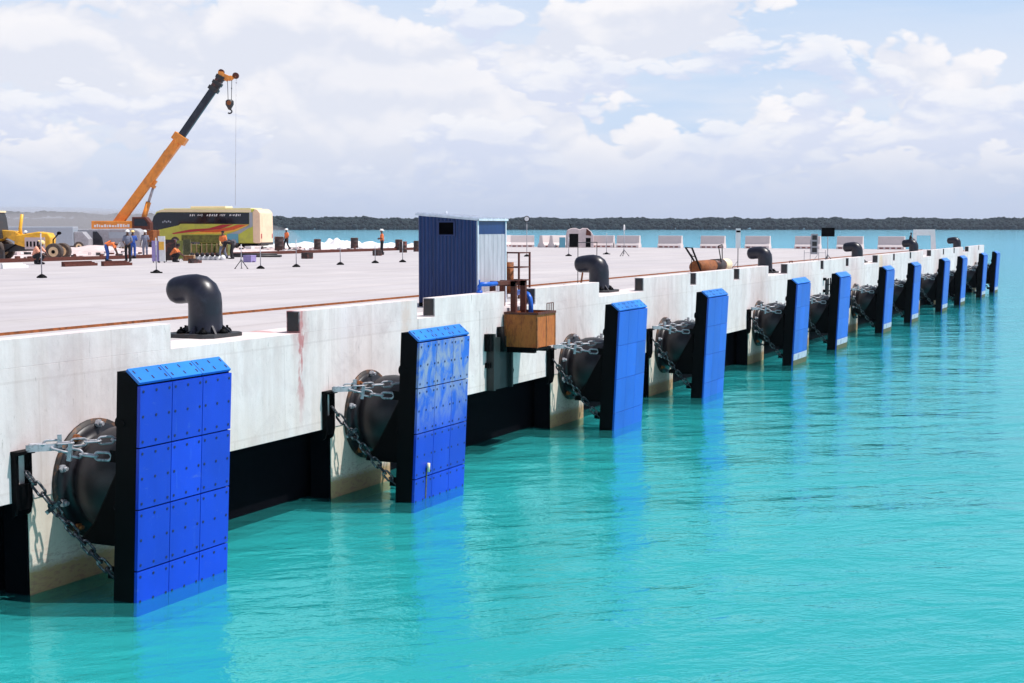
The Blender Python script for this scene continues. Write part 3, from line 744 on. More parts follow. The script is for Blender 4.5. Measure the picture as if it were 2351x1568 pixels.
# wall ladder further along
root = thing('wall_ladder', (66.8, 0, SZ), 'narrow dark ladder fixed to the quay wall between the fifth and sixth fenders', 'ladder')
mb = MB(); mb.box(-0.45, -0.08, -0.6, -0.05, -0.001, 1.45); mb.build('ladder_recess', 'dark_steel', root)
mb = MB(); mb.bar((-0.45, -.14, -.7), (-0.45, -.14, 1.5), 0.05); mb.bar((-0.02, -.14, -.7), (-0.02, -.14, 1.5), 0.05); mb.build('stile', 'black_steel', root)
mb = MB()
for k in range(7): mb.bar((-0.45, -.14, -.6+k*.3), (-0.02, -.14, -.6+k*.3), 0.035)
mb.build('rung', 'black_steel', root)
for z in (0.05, 0.55, 0.85, 1.4):
    mb = MB(); mb.box(-0.95, -0.12, z, -0.75, -0.001, z+0.13); mb.build('wall_clamp', 'black_steel', root)

# ------------------------------------------------------------------ stanchions and tripods on the deck
def stanchion(px, py, h, label, head=None, lean=0.0):
    p = W(px, py); root = thing('marker_post', p, label, 'marker post', 'thin marker posts on black feet on the deck', rz=random.random()*3)
    mb = MB(); mb.tube([(0, 0, 0.10), (lean*h, 0, h)], 0.022, 8); mb.build('post', 'galv', root)
    mb = MB(); mb.tube([(0, 0, 0.001), (0, 0, 0.05), (0, 0, 0.12), (0, 0, 0.15)], [0.20, 0.19, 0.09, 0.03], 14); mb.box(-.28, -.06, .001, .28, .06, .06); mb.build('foot', 'black_steel', root)
    if head: head(root, h)
    return root
stanchion(96, 638, 1.75, 'marker post in front of the crouching worker at the far left', lean=0.0)
stanchion(359, 627, 1.5, 'marker post in front of the purple and white boards')
stanchion(598, 617, 1.05, 'marker post just right of the grey tripod, below the bus')
stanchion(680, 613, 1.35, 'marker post right of the worker in a white helmet')
stanchion(781, 608, 1.2, 'marker post between the two left rusty drums')
stanchion(861, 604, 1.1, 'marker post beside the lone standing worker')
stanchion(924, 602, 1.15, 'marker post nearest the left side of the blue booth')
def lamp(root, h):
    mb = MB(); mb.tube([(-.15, 0, h), (.12, 0, h+.02)], [.14, .20], 14); mb.build('lamp_head', 'black_steel', root)
    mb = MB(); mb.tube([(.121, 0, h+.02), (.15, 0, h+.02)], .15, 14); mb.build('lens', 'white', root)
p = W(1209, 589); r_ = stanchion(1209, 589, 2.45, 'tall post with a round lamp head right of the booth', lamp)
r_['category'] = 'lamp post'; r_['group'] = ''; del r_['group']; r_.rotation_euler.z = R(200); r_.name = 'lamp_post'
stanchion(1305, 588, 1.25, 'marker post in front of the paired white barriers')
stanchion(1392, 584, 1.5, 'marker post in front of the grey rounded housing')
def tripod(px, py, h, label, top=None, name='tripod', cat='tripod'):
    p = W(px, py); root = thing(name, p, label, cat, rz=0.6)
    for k in range(3):
        a = 2*PI*k/3; mb = MB(); mb.bar((0, 0, 0.42), (.33*math.cos(a), .33*math.sin(a), 0.03), 0.03); mb.box(.33*math.cos(a)-.04, .33*math.sin(a)-.04, .001, .33*math.cos(a)+.04, .33*math.sin(a)+.04, .03); mb.build('leg', 'dark_steel', root)
    mb = MB(); mb.tube([(0, 0, 0.12), (0, 0, h)], 0.024, 8); mb.tube([(0, 0, .38), (0, 0, .48)], .045, 8); mb.build('mast', 'galv', root)
    if top: top(root, h)
    return root
tripod(554, 617, 1.15, 'bare grey tripod stand on the deck in front of the bus')
def wtop(root, h):
    mb = MB(); mb.tube([(0, 0, h), (0, 0, h+.06), (0, 0, h+.3), (0, 0, h+.4)], [.03, .07, .06, .02], 10); mb.build('marker_head', 'white', root)
tripod(1432, 588, 1.7, 'tripod with a white pointed marker in front of the concrete barriers', wtop)
def bboard(root, h):
    mb = MB(); mb.T = Matrix.Rotation(-0.6+TH+PI/2, 4, 'Z'); mb.box(-.36, -.03, h-.02, .36, .03, h+.46); mb.build('board', 'black_steel', root)
tripod(1899, 603, 1.45, 'thin tripod carrying a small black rectangular board', bboard, 'board_stand', 'board stand')
def ptop(root, h):
    mb = MB(); mb.box(-.10, -.03, h-.3, .10, .03, h+.55); mb.build('marker_board', 'white', root)
    mb = MB(); mb.box(-.09, -.045, h+.38, .09, -.031, h+.46); mb.build('black_mark', 'black_steel', root)
q = W(1693, 626); r_ = thing('marker_stake', q, 'slim stake with a narrow white plate left of the third bollard', 'marker stake', rz=TH-PI/2)
mb = MB(); mb.tube([(0, 0, 0.001), (0, 0, 1.35)], 0.018, 8); mb.bar((0, 0, .02), (-.45, 0.05, .02), .02); mb.bar((-.38, 0, .02), (0, 0, .5), .015); mb.build('stake', 'dark_steel', r_); ptop(r_, 1.35)
# grey meter panel on a frame
q = W(1868, 608); root = thing('meter_panel', q, 'narrow grey panel held in a thin metal frame near the fifth fender', 'panel', rz=TH-PI/2)
mb = MB(); mb.box(-.17, -.05, .55, .17, .05, 1.6); mb.build('cabinet', 'grey', root)
mb = MB()
for k in range(3): mb.box(-.12, -.056, .65+k*.32, .12, -.051, .88+k*.32)
mb.build('display', 'dark_steel', root)
mb = MB()
for xx in (-.5, -.19, .25, .6): mb.bar((xx, .06, 0.001), (xx, .06, 1.3 if xx in (-.19, .25) else .75), .022)
mb.bar((-.5, .06, .62), (.6, .06, .62), .02); mb.bar((.25, .06, .6), (-.1, .06, .1), .02); mb.build('frame', 'grey', root)
# wooden / rusty thing under bollard two
q = W(1347, 652); root = thing('pump_cart', (q.x, q.y, DZ), 'small rusty brown pump on legs behind the second bollard', 'pump', rz=TH-PI/2)
mb = MB(); mb.tube([(-.16, 0, .62), (.18, 0, .62)], .17, 12); mb.box(-.1, -.1, .4, .12, .1, .5); mb.tube([(0, 0, .75), (0, 0, .92)], .07, 10); mb.build('motor', 'rust_dark', root)
mb = MB()
for (a_, b_) in ((-.18, -.12), (.18, -.12), (.18, .12), (-.18, .12)): mb.bar((a_*1.15, b_*1.2, 0.001), (a_*.8, b_*.8, .45), .035)
mb.build('leg', 'rust', root)
mb = MB(); mb.tube([(-.1, -.18, .62), (-.1, -.2, .62)], .10, 12); mb.build('fan_cover', 'cream', root)
# thin goal shaped frame beside it
q = W(1326, 654); root = thing('gate_frame', (q.x, q.y, DZ), 'thin pipe frame standing left of the second bollard', 'frame', rz=TH-PI/2)
mb = MB(); mb.bar((0, 0, 0.001), (0, 0, 1.45), .025); mb.bar((0, 0, 1.44), (.7, .9, 1.44), .025); mb.bar((.7, .9, 1.44), (.7, .9, .001), .025); mb.bar((0, 0, .75), (.5, .64, .75), .02); mb.bar((-.5, .1, .012), (.4, -.05, .012), .02); mb.build('tube_frame', 'dark_steel', root)
# trolley with brown drum lying on the kerb
q = W(1620, 622, DZ); root = thing('drum_trolley', (49.6, 1.1, DZ), 'brown drum lying on a trolley with thin raised handles', 'trolley', rz=0)
def TB(px, py, y): # point on the plane y=const
    d = ray(px, py); return CAMP + d*((y-CAMP.y)/d.y)
a_ = TB(1596, 606, 1.1); b_ = TB(1668, 603, 1.1)
root.location = (a_.x, 1.1, DZ); Lx = b_.x-a_.x
mb = MB(); mb.tube([(0, 0, .50), (Lx*.5, 0, .50)], .24, 20); mb.m = 1; mb.tube([(Lx*.5, 0, .50), (Lx*.8, 0, .50)], .25, 20); mb.m = 2; mb.tube([(Lx*.8, 0, .50), (Lx, 0, .50)], .235, 20); mb.build('drum', ['rust', 'drum', 'cream'], root)
mb = MB(); mb.bar((-.4, -.2, .2), (Lx+.8, -.2, .22), .05); mb.bar((-.4, .2, .2), (Lx+.8, .2, .22), .05); mb.bar((0, -.2, .2), (0, .2, .2), .05); mb.build('chassis', 'rust_dark', root)
mb = MB()
mb.bar((0, -.2, .4), (-1.2, -.25, 1.22), .05); mb.bar((.9, .2, .5), (-.1, .35, 1.22), .05); mb.bar((-1.2, -.25, 1.22), (-.1, .35, 1.22), .03); mb.bar((-.7, -.22, .9), (.4, .3, .9), .03); mb.bar((-1.2, -.25, 1.0), (-1.5, -.3, .1), .02)
mb.bar((Lx*.65, -.2, .6), (Lx*.55, -.2, 1.25), .03); mb.bar((Lx*.55, -.2, 1.25), (Lx, .2, 1.28), .03); mb.bar((Lx, .2, 1.28), (Lx*1.02, .2, .4), .03); mb.bar((.9, .2, .7), (Lx*.6, -.2, .75), .025)
mb.build('handle', 'black_steel', root)
for xx in (0.15, Lx*.9):
    for yy in (-.26, .26):
        mb = MB(); mb.tube([(xx, yy-.03, .13), (xx, yy+.03, .13)], .128, 14); mb.build('wheel', 'black_steel', root)
q = TB(1558, 622, .8); root = thing('timber_plank', (q.x, .75, DZ), 'low stack of thin planks beside the drum trolley', 'planks')
mb = MB(); mb.box(-2.2, -.1, .001, 1.6, .12, .07); mb.box(-1.2, -.08, .071, 1.9, .1, .13); mb.box(.2, -.1, .131, 1.4, .14, .33); mb.build('planks', ['dark_steel'], root)
# little red items near bollard three recess
q = TB(1812, 612, 1.0); root = thing('red_frame', (q.x, 1.0, DZ), 'small red wire frame lying in the third recess', 'frame')
mb = MB(); mb.bar((-.4, 0, .03), (.5, 0, .03), .04); mb.bar((0, 0, .03), (0, 0, .42), .03); mb.bar((.5, 0, .03), (.5, 0, .42), .03); mb.bar((0, 0, .42), (.5, 0, .42), .03); mb.bar((0, 0, .03), (.5, 0, .42), .02); mb.build('wire', 'rust_dark', root)

# ------------------------------------------------------------------ barriers at the far end
def make_barrier():
    root = thing('concrete_barrier', (0, 0, 0), 'x', 'barrier', 'concrete barriers along the far end of the deck')
    mb = MB(); prof = [(-.42, .001), (-.42, .22), (-.24, .46), (-.15, 1.12), (.15, 1.12), (.24, .46), (.42, .22), (.42, .001)]
    mb.prism(prof, -1.12, 1.12, 'x'); mb.build('body', 'barrier', root, bevel=0.02)
    mb = MB()
    for k in range(4): mb.box(-.95+k*.5, -.4235, .04, -.62+k*.5, -.4205, .17)
    mb.build('foot_slots', 'barrier_red', root)
    return root
bar0 = None
BARS = [(1150, 'leftmost pale barrier, half hidden behind the blue booth', 60), (1209, 'wide white barrier behind the lamp post', 25), (1268, 'left one of two white barriers set close together', 75), (1291, 'right one of the two close white barriers, beside the grey housing', 75),
        (1382, 'barrier touching the right side of the grey housing', 0), (1441, 'barrier behind the tripod with the white marker', 0), (1537, 'barrier standing above the drum trolley, with open water either side', 0), (1635, 'barrier halfway between the trolley and the third bollard', 0),
        (1738, 'barrier directly above the third bollard', 0), (1853, 'barrier behind the grey meter panel', 0), (1950, 'barrier directly above the fourth bollard', 0), (2045, 'last barrier on the right, left of the white frame', 0)]
for i, (px, lab, rot) in enumerate(BARS):
    p = WX(px, 566, END-1.2); d = ray(px, 566)
    b = make_barrier() if bar0 is None else copy_tree(bar0)
    if bar0 is None: bar0 = b
    k = (END-1.5-CAMP.x)/d.x; y = CAMP.y+d.y*k
    b.location = (END-1.3-(1.2 if 1200 < px < 1300 else 0), y, DZ); b.rotation_euler = (0, 0, R(-90+rot)); b['label'] = lab
# rounded grey housing
def endpt(px, back=1.5):
    d = ray(px, 566); k = (END-back-CAMP.x)/d.x; return Vector((END-back, CAMP.y+d.y*k, DZ))
root = thing('machine_housing', endpt(1330, 2.6), 'pale grey rounded machine housing with dark openings among the barriers', 'machine housing', rz=TH-PI/2)
mb = MB(); prof = [(-1.25, .001), (-1.25, 1.25), (-1.15, 1.62), (-.8, 1.80), (-.35, 1.82), (0, 1.66), (.3, 1.82), (.7, 1.80), (1.05, 1.5), (1.3, 1.1), (1.3, .001)]
mb.prism(prof, -.6, .6, 'y'); mb.build('shell', 'peachblock', root, bevel=0.05)
mb = MB(); mb.box(-.98, -.62, .05, -.15, -.601, 1.28); mb.box(.55, -.62, .05, 1.0, -.601, .9); mb.build('opening', 'black_steel', root)
mb = MB(); mb.bar((-.75, 0, 1.78), (-.95, 0, 2.25), .07); mb.build('exhaust', 'black_steel', root)
mb = MB(); mb.prism([(.55, 1.15), (1.05, 1.1), (1.0, 1.45), (.62, 1.76)], -.63, -.602, 'y'); mb.build('side_panel', 'rust_dark', root)
mb = MB(); mb.box(-1.9, -.75, .001, -1.35, .1, .95); q = mb.build('fuel_tank', 'teal', root)
# white frame by the fifth bollard
root = thing('white_frame', W(2124, 580), 'white open rectangular frame standing behind the fifth bollard', 'frame', rz=TH-PI/2)
mb = MB(); h_ = 1.75
mb.prism([(.42, .001), (.36, h_), (.66, h_), (.80, .001)], -.05, .05, 'y'); mb.box(-.95, -.05, h_-.45, .358, .05, h_); mb.prism([(-.95, .001), (-.95, h_-.452), (-.70, h_-.452), (-.70, .001)], -.05, .05, 'y')
mb.build('frame_bars', 'white', root)

# ------------------------------------------------------------------ drums, mounds, kerb of the yard
def make_drum():
    root = thing('oil_drum', (0, 0, 0), 'x', 'drum', 'black and red drums along the far shore')
    mb = MB(); mb.tube([(0, 0, .001), (0, 0, .03), (0, 0, .3), (0, 0, .31), (0, 0, .33), (0, 0, .6), (0, 0, .62), (0, 0, .64), (0, 0, .90), (0, 0, .93)], [.30, .31, .30, .32, .30, .30, .32, .30, .30, .31], 18); mb.build('drum_body', 'drum', root)
    mb = MB(); mb.tube([(0, 0, .931), (0, 0, .945)], .27, 18); mb.build('lid', 'rust', root); return root
dr0 = None
for (px, dep, lab, s) in ((640, 118, 'dark drum at the right end of the bus', 1.25), (728, 122, 'drum with a pale side standing left of the largest white mound', 1.0), (813, 124, 'drum with rusty red patches right of the white mound', 1.1), (915, 118, 'drum right of the lone standing worker, the left of two touching', 1.0), (925, 108, 'lower drum touching another right of the standing worker', .95), (957, 112, 'drum half hidden by the left side of the blue booth', .95)):
    b = make_drum() if dr0 is None else copy_tree(dr0)
    if dr0 is None: dr0 = b
    b.location = G(px, dep, DZ-.05); b.scale = (s,)*3; b.rotation_euler = (0, 0, px); b['label'] = lab
def mound(px, dep, w, d, h, lab, k, mat='gravel_white'):
    mb = MB(); n = 28; m = 18; vs = []; fs = []
    for j in range(m+1):
        for i in range(n+1):
            u = i/n*2-1; v = j/m*2-1; e = max(0, 1-u*u)*max(0, 1-v*v)
            z = h*min(1, e**0.5*1.3)*(0.75+0.7*noise.noise(Vector((u*2.5+k*7, v*2, k))))+0.12*noise.noise(Vector((u*9, v*9, k)))*e
            vs.append((u*w/2, v*d/2, -.1+max(0, z)+(0 if e > 0 else 0)))
    for j in range(m):
        for i in range(n): a = j*(n+1)+i; fs.append((a, a+1, a+n+2, a+n+1))
    mb.add(vs, fs, True); o = mb.build('gravel_mound', mat); o.location = G(px, dep, DZ-.05); o.rotation_euler = (0, 0, TH-PI/2)
    tag(o, lab, 'gravel mound', 'mounds of white gravel by the water'); return o
mound(786, 136, 4.2, 5, .85, 'tallest white gravel mound between the two drums', 1)
mound(690, 138, 7.5, 5, .6, 'low long white gravel bank right of the bus', 2)
mound(858, 133, 5.5, 4, .62, 'low white gravel bank behind the lone standing worker', 3)
mound(935, 131, 3.8, 4, .5, 'low white gravel bank beside the blue booth', 4)
mound(745, 130, 3.5, 4, .45, 'small white gravel heap behind the pale drum', 5)
mound(250, 112, 14, 8, .55, 'wide pale spoil bank in front of the dusty grey van', 6, 'yard')
mound(420, 108, 16, 7, .45, 'pale spoil bank in front of the bus', 7, 'yard')
# formwork beam on the yard edge
root = thing('formwork_beam', (0, 43.7, DZ-.05), 'long dark brown formwork beam along the inner edge of the deck', 'formwork')
mb = MB(); mb.box(-40, -.08, .001, 118, .12, .26); mb.build('beam', 'rust_dark', root)
mb = MB()
for k in range(70): mb.box(-38+k*2.2, .12, .001, -37.9+k*2.2, .5, .2)
mb.build('prop', 'wood', root)
rnd = random.Random(3)
for k, (px, py, L, lab) in enumerate(((30, 612, 1.5, 'pale timber board lying at the far left edge of the deck'), (180, 607, 2.4, 'dark red timber stack near the grader wheel'), (265, 606, 2.0, 'red brown timber stack by the bending worker'), (445, 600, .9, 'short dark timber piece on the deck edge below the bus'), (573, 598, .5, 'small grey crate on the deck edge left of the tripod'), (705, 590, .5, 'small dark crate on the deck right of the white helmeted worker'), (866, 583, .45, 'tiny dark box by the feet of the lone worker'))):
    p = W(px, py+4); root = thing('timber_pile' if k < 4 else 'crate', p, lab, 'timber' if k < 4 else 'crate', rz=rnd.uniform(-.2, .2))
    mb = MB(); hh = .14 if k < 4 else L*.7
    if k < 4:
        for j in range(3): mb.box(-L/2+j*.1, -.2+j*.14, .001+.0*j, L/2-.05*j, -.08+j*.14, hh+.05*j)
        mb.build('boards', ['white', 'rust_dark', 'rust_dark', 'drum'][k], root)
    else:
        mb.box(-L/2, -L/2, .05, L/2, L/2, hh); mb.box(-L/2, -L/2, .001, -L/2+.1, L/2, .05); mb.box(L/2-.1, -L/2, .001, L/2, L/2, .05)
        for j in range(3): mb.box(-L/2-.012, -L/2-.012, .08+j*.12, L/2+.012, L/2+.012, .15+j*.12)
        mb.build('box', 'purple' if k == 4 else 'drum', root)

# ------------------------------------------------------------------ people
def skinmesh(name, joints, edges, radii, root, mat, parent, sub=1):
    me = bpy.data.meshes.new(name); names = list(joints); idx = {n: i for i, n in enumerate(names)}
    me.from_pydata([joints[n] for n in names], [(idx[a], idx[b]) for a, b in edges], [])
    o = bpy.data.objects.new(name, me); COL.objects.link(o)
    m = o.modifiers.new('skin', 'SKIN'); m.use_smooth_shade = True
    for n in names:
        v = me.skin_vertices[0].data[idx[n]]; r = radii[n]; v.radius = (r, r) if isinstance(r, float) else r
        v.use_root = (n == root)
    s = o.modifiers.new('sub', 'SUBSURF'); s.levels = sub; s.render_levels = sub
    dg = bpy.context.evaluated_depsgraph_get(); ev = o.evaluated_get(dg)
    nm = bpy.data.meshes.new_from_object(ev); o.modifiers.clear(); o.data = nm; bpy.data.meshes.remove(me)
    nm.materials.clear(); nm.materials.append(M[mat]); o.parent = parent
    return o
BASE = dict(pelvis=(0, 0, .95), belly=(0, 0, 1.12), chest=(0, 0, 1.34), neck=(0, 0, 1.50), head=(0, .02, 1.62), crown=(0, .02, 1.72),
            hip=(.10, 0, .90), knee=(.11, .03, .50), ankle=(.11, -.02, .09), toe=(.13, .17, .04),
            shoulder=(.18, 0, 1.42), elbow=(.25, -.02, 1.14), wrist=(.25, .10, .90))
def person(loc, rz, pose, label, top='hivis', legs='black_cloth', helmet='helmet_white', scale=1.0, sleeves=True):
    root = thing('person', loc, label, 'person', rz=rz)
    J = {}
    P = dict(BASE); P.update(pose)
    for k in ('pelvis', 'belly', 'chest', 'neck', 'head', 'crown'): J[k] = Vector(P[k])
    for s, t in ((1, '_a'), (-1, '_b')):
        for k in ('hip', 'knee', 'ankle', 'toe', 'shoulder', 'elbow', 'wrist'):
            q = P.get(k+t, P[k]); J[k+t] = Vector((abs(q[0])*s if k+t not in P else q[0], q[1], q[2]))
    E = [('pelvis', 'belly'), ('belly', 'chest'), ('chest', 'neck'), ('neck', 'head'), ('head', 'crown')]
    Rr = dict(pelvis=.125, belly=.12, chest=.14, neck=.055, head=.088, crown=.075)
    hd = (J['crown']-J['neck']).normalized(); side = Vector((1, 0, 0)); face = side.cross(hd)*-1
    if face.y < 0 and abs(hd.z) > .3: face = -face
    J['nose'] = J['head']+face*.11-hd*.0; Rr['nose'] = .016; E.append(('head', 'nose'))
    for t in ('_a', '_b'):
        E += [('pelvis', 'hip'+t), ('hip'+t, 'knee'+t), ('knee'+t, 'ankle'+t), ('ankle'+t, 'toe'+t), ('chest', 'shoulder'+t), ('shoulder'+t, 'elbow'+t), ('elbow'+t, 'wrist'+t)]
        Rr.update({'hip'+t: .085, 'knee'+t: .058, 'ankle'+t: .04, 'toe'+t: .035, 'shoulder'+t: .06, 'elbow'+t: .042, 'wrist'+t: .028})
        d = (J['wrist'+t]-J['elbow'+t]).normalized(); palm = J['wrist'+t]+d*.07; J['palm'+t] = palm; Rr['palm'+t] = .034; E.append(('wrist'+t, 'palm'+t))
        sx = d.cross(Vector((1, .3, 0)));  sx = sx.normalized() if sx.length > .1 else Vector((0, 1, 0))
        for f, (o_, L) in enumerate(((-.03, .062), (-.01, .075), (.01, .072), (.03, .055))):
            n1 = 'f%d' % f+t; J[n1] = palm+sx*o_+d*L; Rr[n1] = .0095; E.append(('palm'+t, n1))
        n1 = 'thumb'+t; J[n1] = J['wrist'+t]+sx*.055+d*.06; Rr[n1] = .011; E.append(('wrist'+t, n1))
    body = skinmesh('body', J, E, Rr, 'pelvis', 'skin', root)
    lower = {k: J[k] for k in ('pelvis', 'hip_a', 'knee_a', 'ankle_a', 'hip_b', 'knee_b', 'ankle_b', 'belly')}
    lr = dict(pelvis=.145, belly=.12, hip_a=.105, hip_b=.105, knee_a=.08, knee_b=.08, ankle_a=.065, ankle_b=.065)
    skinmesh('trousers', lower, [('belly', 'pelvis'), ('pelvis', 'hip_a'), ('hip_a', 'knee_a'), ('knee_a', 'ankle_a'), ('pelvis', 'hip_b'), ('hip_b', 'knee_b'), ('knee_b', 'ankle_b')], lr, 'pelvis', legs, root)
    up = {k: J[k] for k in ('belly', 'chest', 'shoulder_a', 'shoulder_b', 'elbow_a', 'elbow_b')}; up['hem'] = J['pelvis'].lerp(J['belly'], .2); up['collar'] = J['chest'].lerp(J['neck'], .6)
    ur = dict(hem=.155, belly=.15, chest=.165, collar=.08, shoulder_a=.085, shoulder_b=.085, elbow_a=.06, elbow_b=.06)
    skinmesh('jacket', up, [('hem', 'belly'), ('belly', 'chest'), ('chest', 'collar'), ('chest', 'shoulder_a'), ('chest', 'shoulder_b'), ('shoulder_a', 'elbow_a'), ('shoulder_b', 'elbow_b')], ur, 'belly', top, root)
    for t in ('_a', '_b'):
        mb = MB(); mb.tube([J['ankle'+t]+Vector((0, -.04, .12)), J['ankle'+t]+Vector((0, -.03, -.02)), J['ankle'+t].lerp(J['toe'+t], .6)+Vector((0, 0, -.0)), J['toe'+t]+Vector((0, .05, 0))], [.07, .075, .06, .04], 10); mb.build('boot', 'black_cloth', root)
    if helmet:
        q = hd.to_track_quat('Z', 'Y').to_matrix().to_4x4(); mb = MB(); mb.T = Matrix.Translation(J['head'].lerp(J['crown'], .55)) @ q
        n = 16; prof = [(.0, .13), (.03, .13), (.09, .105), (.125, .06), (.135, .001)]
        vs = []; fs = []
        for (z, r) in prof:
            for k in range(n): vs.append((r*math.cos(2*PI*k/n), r*1.12*math.sin(2*PI*k/n), z))
        for j in range(len(prof)-1):
            for k in range(n): a = j*n+k; b = j*n+(k+1) % n; fs.append((a, b, b+n, a+n))
        fs.append(tuple(range(n))[::-1]); mb.add(vs, fs, True)
        mb.box(-.08, .1, -.005, .08, .20, .012); mb.build('helmet', helmet, root)
    else:
        mb = MB(); mb.ball(tuple(J['crown']-hd*.02+Vector((0, -.02, .0))), (.1, .11, .075)); mb.build('hair', 'black_cloth', root)
    root.scale = (scale,)*3
    return root
CAMDIR = TH-PI/2     # facing away from the camera; +PI faces it
BEND = dict(pelvis=(0, -.12, .92), belly=(0, .02, 1.06), chest=(0, .26, 1.08), neck=(0, .42, 1.02), head=(0, .52, .96), crown=(0, .60, .90),
            hip=(.10, -.10, .88), knee=(.12, .0, .48), ankle=(.12, -.05, .09), toe=(.13, .14, .04), shoulder=(.18, .32, 1.02), elbow=(.20, .40, .74), wrist=(.14, .50, .50))
CROUCH = dict(pelvis=(0, -.12, .36), belly=(0, -.02, .52), chest=(0, .12, .72), neck=(0, .22, .86), head=(0, .29, .95), crown=(0, .34, 1.04),
              hip=(.10, -.08, .36), knee=(.2, .34, .50), ankle=(.15, .08, .09), toe=(.17, .26, .04), shoulder=(.18, .14, .78), elbow=(.24, .34, .56), wrist=(.12, .54, .42))
SIT = dict(pelvis=(0, 0, .5), belly=(0, .0, .66), chest=(0, .04, .88), neck=(0, .06, 1.04), head=(0, .1, 1.15), crown=(0, .12, 1.25),
           hip=(.1, .05, .48), knee=(.15, .46, .50), ankle=(.13, .46, .09), toe=(.14, .64, .04), shoulder=(.18, .04, .96), elbow=(.24, .16, .70), wrist=(.12, .40, .60))
HIPS = dict(elbow=(.34, -.10, 1.16), wrist=(.16, .05, 1.04), elbow_b=(-.34, -.1, 1.16))
FOLD = dict(elbow=(.24, .06, 1.14), wrist_a=(.05, .22, 1.16), wrist_b=(-.05, .22, 1.12))
STEP = dict(knee_a=(.11, .16, .52), ankle_a=(.11, .22, .09), toe_a=(.12, .40, .04), knee_b=(-.10, .0, .50), ankle_b=(-.10, -.24, .12), toe_b=(-.11, -.08, .04))
def at(px, py): return W(px, py, DZ)
person(at(877, 585.5), CAMDIR+PI*0.6, FOLD, 'lone standing worker in orange jacket left of the blue booth', 'hivis', 'black_cloth', 'helmet_white')
person(at(658, 574), CAMDIR+PI*0.75, STEP, 'worker in white helmet and orange vest right of the bus', 'hivis', 'black_cloth')
person(at(294, 601), CAMDIR+PI, dict(elbow=(.26, .04, 1.14), wrist=(.12, .22, 1.0)), 'standing worker in black trousers and white helmet below the crane', 'grey_cloth', 'black_cloth')
person(at(248, 601), CAMDIR-PI/2+.1, BEND, 'worker in orange vest and blue trousers bending over', 'hivis', 'blue_cloth')
person(W(84, 607), CAMDIR-PI/2-.3, CROUCH, 'crouching worker in faded orange beside the yellow grader', 'hivis_pale', 'black_cloth', 'helmet_yellow', 1.12)
person(G(304, 88, DZ-.05), CAMDIR+.4, dict(wrist=(.2, .3, 1.2)), 'worker in blue overalls at the foot of the crane', 'blue_cloth', 'blue_cloth', 'helmet_yellow', 1.0)
person(G(332, 92, DZ-.05), CAMDIR+PI, {}, 'worker in grey clothes left of the bus front', 'grey_cloth', 'grey_cloth', 'helmet_white', 1.0)
person(G(511, 88, DZ-.05), CAMDIR+PI-.4, STEP, 'worker in orange vest standing in front of the bus', 'hivis', 'grey_cloth', None)
person(G(530, 87, DZ-.05), CAMDIR+PI/2, dict(BEND, **{}), 'worker in black bending, yellow helmet, in front of the bus', 'black_cloth', 'black_cloth', 'helmet_yellow', 1.05)
person(at(398, 602), CAMDIR-PI/2, CROUCH, 'worker crouching low in bright orange below the bus', 'hivis', 'black_cloth', None, .95)
person(W(61, 583, DZ)+Vector((0,0,.35)), CAMDIR+PI, SIT, 'worker in white helmet seated on the yellow grader', 'red_cloth', 'grey_cloth', 'helmet_white', 1.0)
person((BS[4]+.02, 1.12+.25, DZ+1.12-.36), PI/2+PI/2, dict(SIT, knee=(.15, .36, .42), ankle=(.15, .36, .02), toe=(.16, .52, .0)), 'person in a red cap sitting on top of a bollard', 'black_cloth', 'black_cloth', None, .62)

# ------------------------------------------------------------------ vehicles
def wheel(root, c, r, w, axis, rimmat='rim'):
    a = Vector(axis).normalized(); c = Vector(c); mb = MB()
    mb.tube([c-a*w/2, c-a*w*.42, c+a*w*.42, c+a*w/2], [r*.88, r, r, r*.88], 24); wh = mb.build('wheel', 'tyre', root)
    mb = MB(); mb.tube([c-a*(w/2+.012), c+a*(w/2+.012)], r*.58, 18); mb.m = 1; mb.tube([c-a*(w/2+.03), c+a*(w/2+.03)], r*.22, 12); mb.build('rim', [rimmat, 'black_steel'], wh)
# bus ------------------------------------------------ local: x along length (front at -x), -y is the visible side
BL_, BW_, BH_ = 11.5, 2.55, 3.62
bp = G(485, 135, DZ-.05)
bus = thing('coach', bp, 'long lime green coach with red and orange swooshes and cream roof', 'bus', rz=TH-PI/2-R(17))
hl = BL_/2; hw = BW_/2
def outline(off=0.0):
    # side outline (x,z): raked front at -x, rounded rear at +x
    return [(-hl-.05+off, .38), (-hl-.08+off, 1.0), (-hl+.05+off, 1.9), (-hl+.28+off, 2.7), (-hl+.62, 3.2-off), (-hl+1.15, 3.38-off), (-hl+2.2, 3.44-off), (hl-.6, 3.40-off), (hl-.22, 3.28-off), (hl-.05-off, 3.0), (hl-off, 1.6), (hl-.02-off, .42)]
mb = MB(); mb.prism(outline(), -hw, hw, 'y'); mb.build('body', 'lime', bus, bevel=0.12)
def decal(pts, mat, name, lift=.012, side=-1):
    mb = MB(); y = side*(hw+lift); mb.prism(pts, y, y+.01, 'y'); return mb.build(name, mat, bus)
decal([(-hl+.02, 1.55), (-hl+.15, 2.2), (-hl+.36, 2.75), (-hl+.72, 3.08), (-hl+1.2, 3.14), (hl-1.1, 3.08), (hl-1.12, 2.08), (-hl+3.2, 2.12), (-hl+3.0, 1.98), (-hl+.5, 1.52)], 'glass', 'side_window')
decal([(-hl+.62, 3.13), (-hl+1.15, 3.34), (-hl+2.2, 3.41), (hl-.9, 3.37), (hl-.9, 3.10), (-hl+1.2, 3.16)], 'cream', 'roof_edge')
mb = MB(); mb.box(-hl+1.4, -hw+.10, 3.40, hl-1.0, hw-.10, 3.48); mb.build('roof', 'cream', bus, bevel=.03)
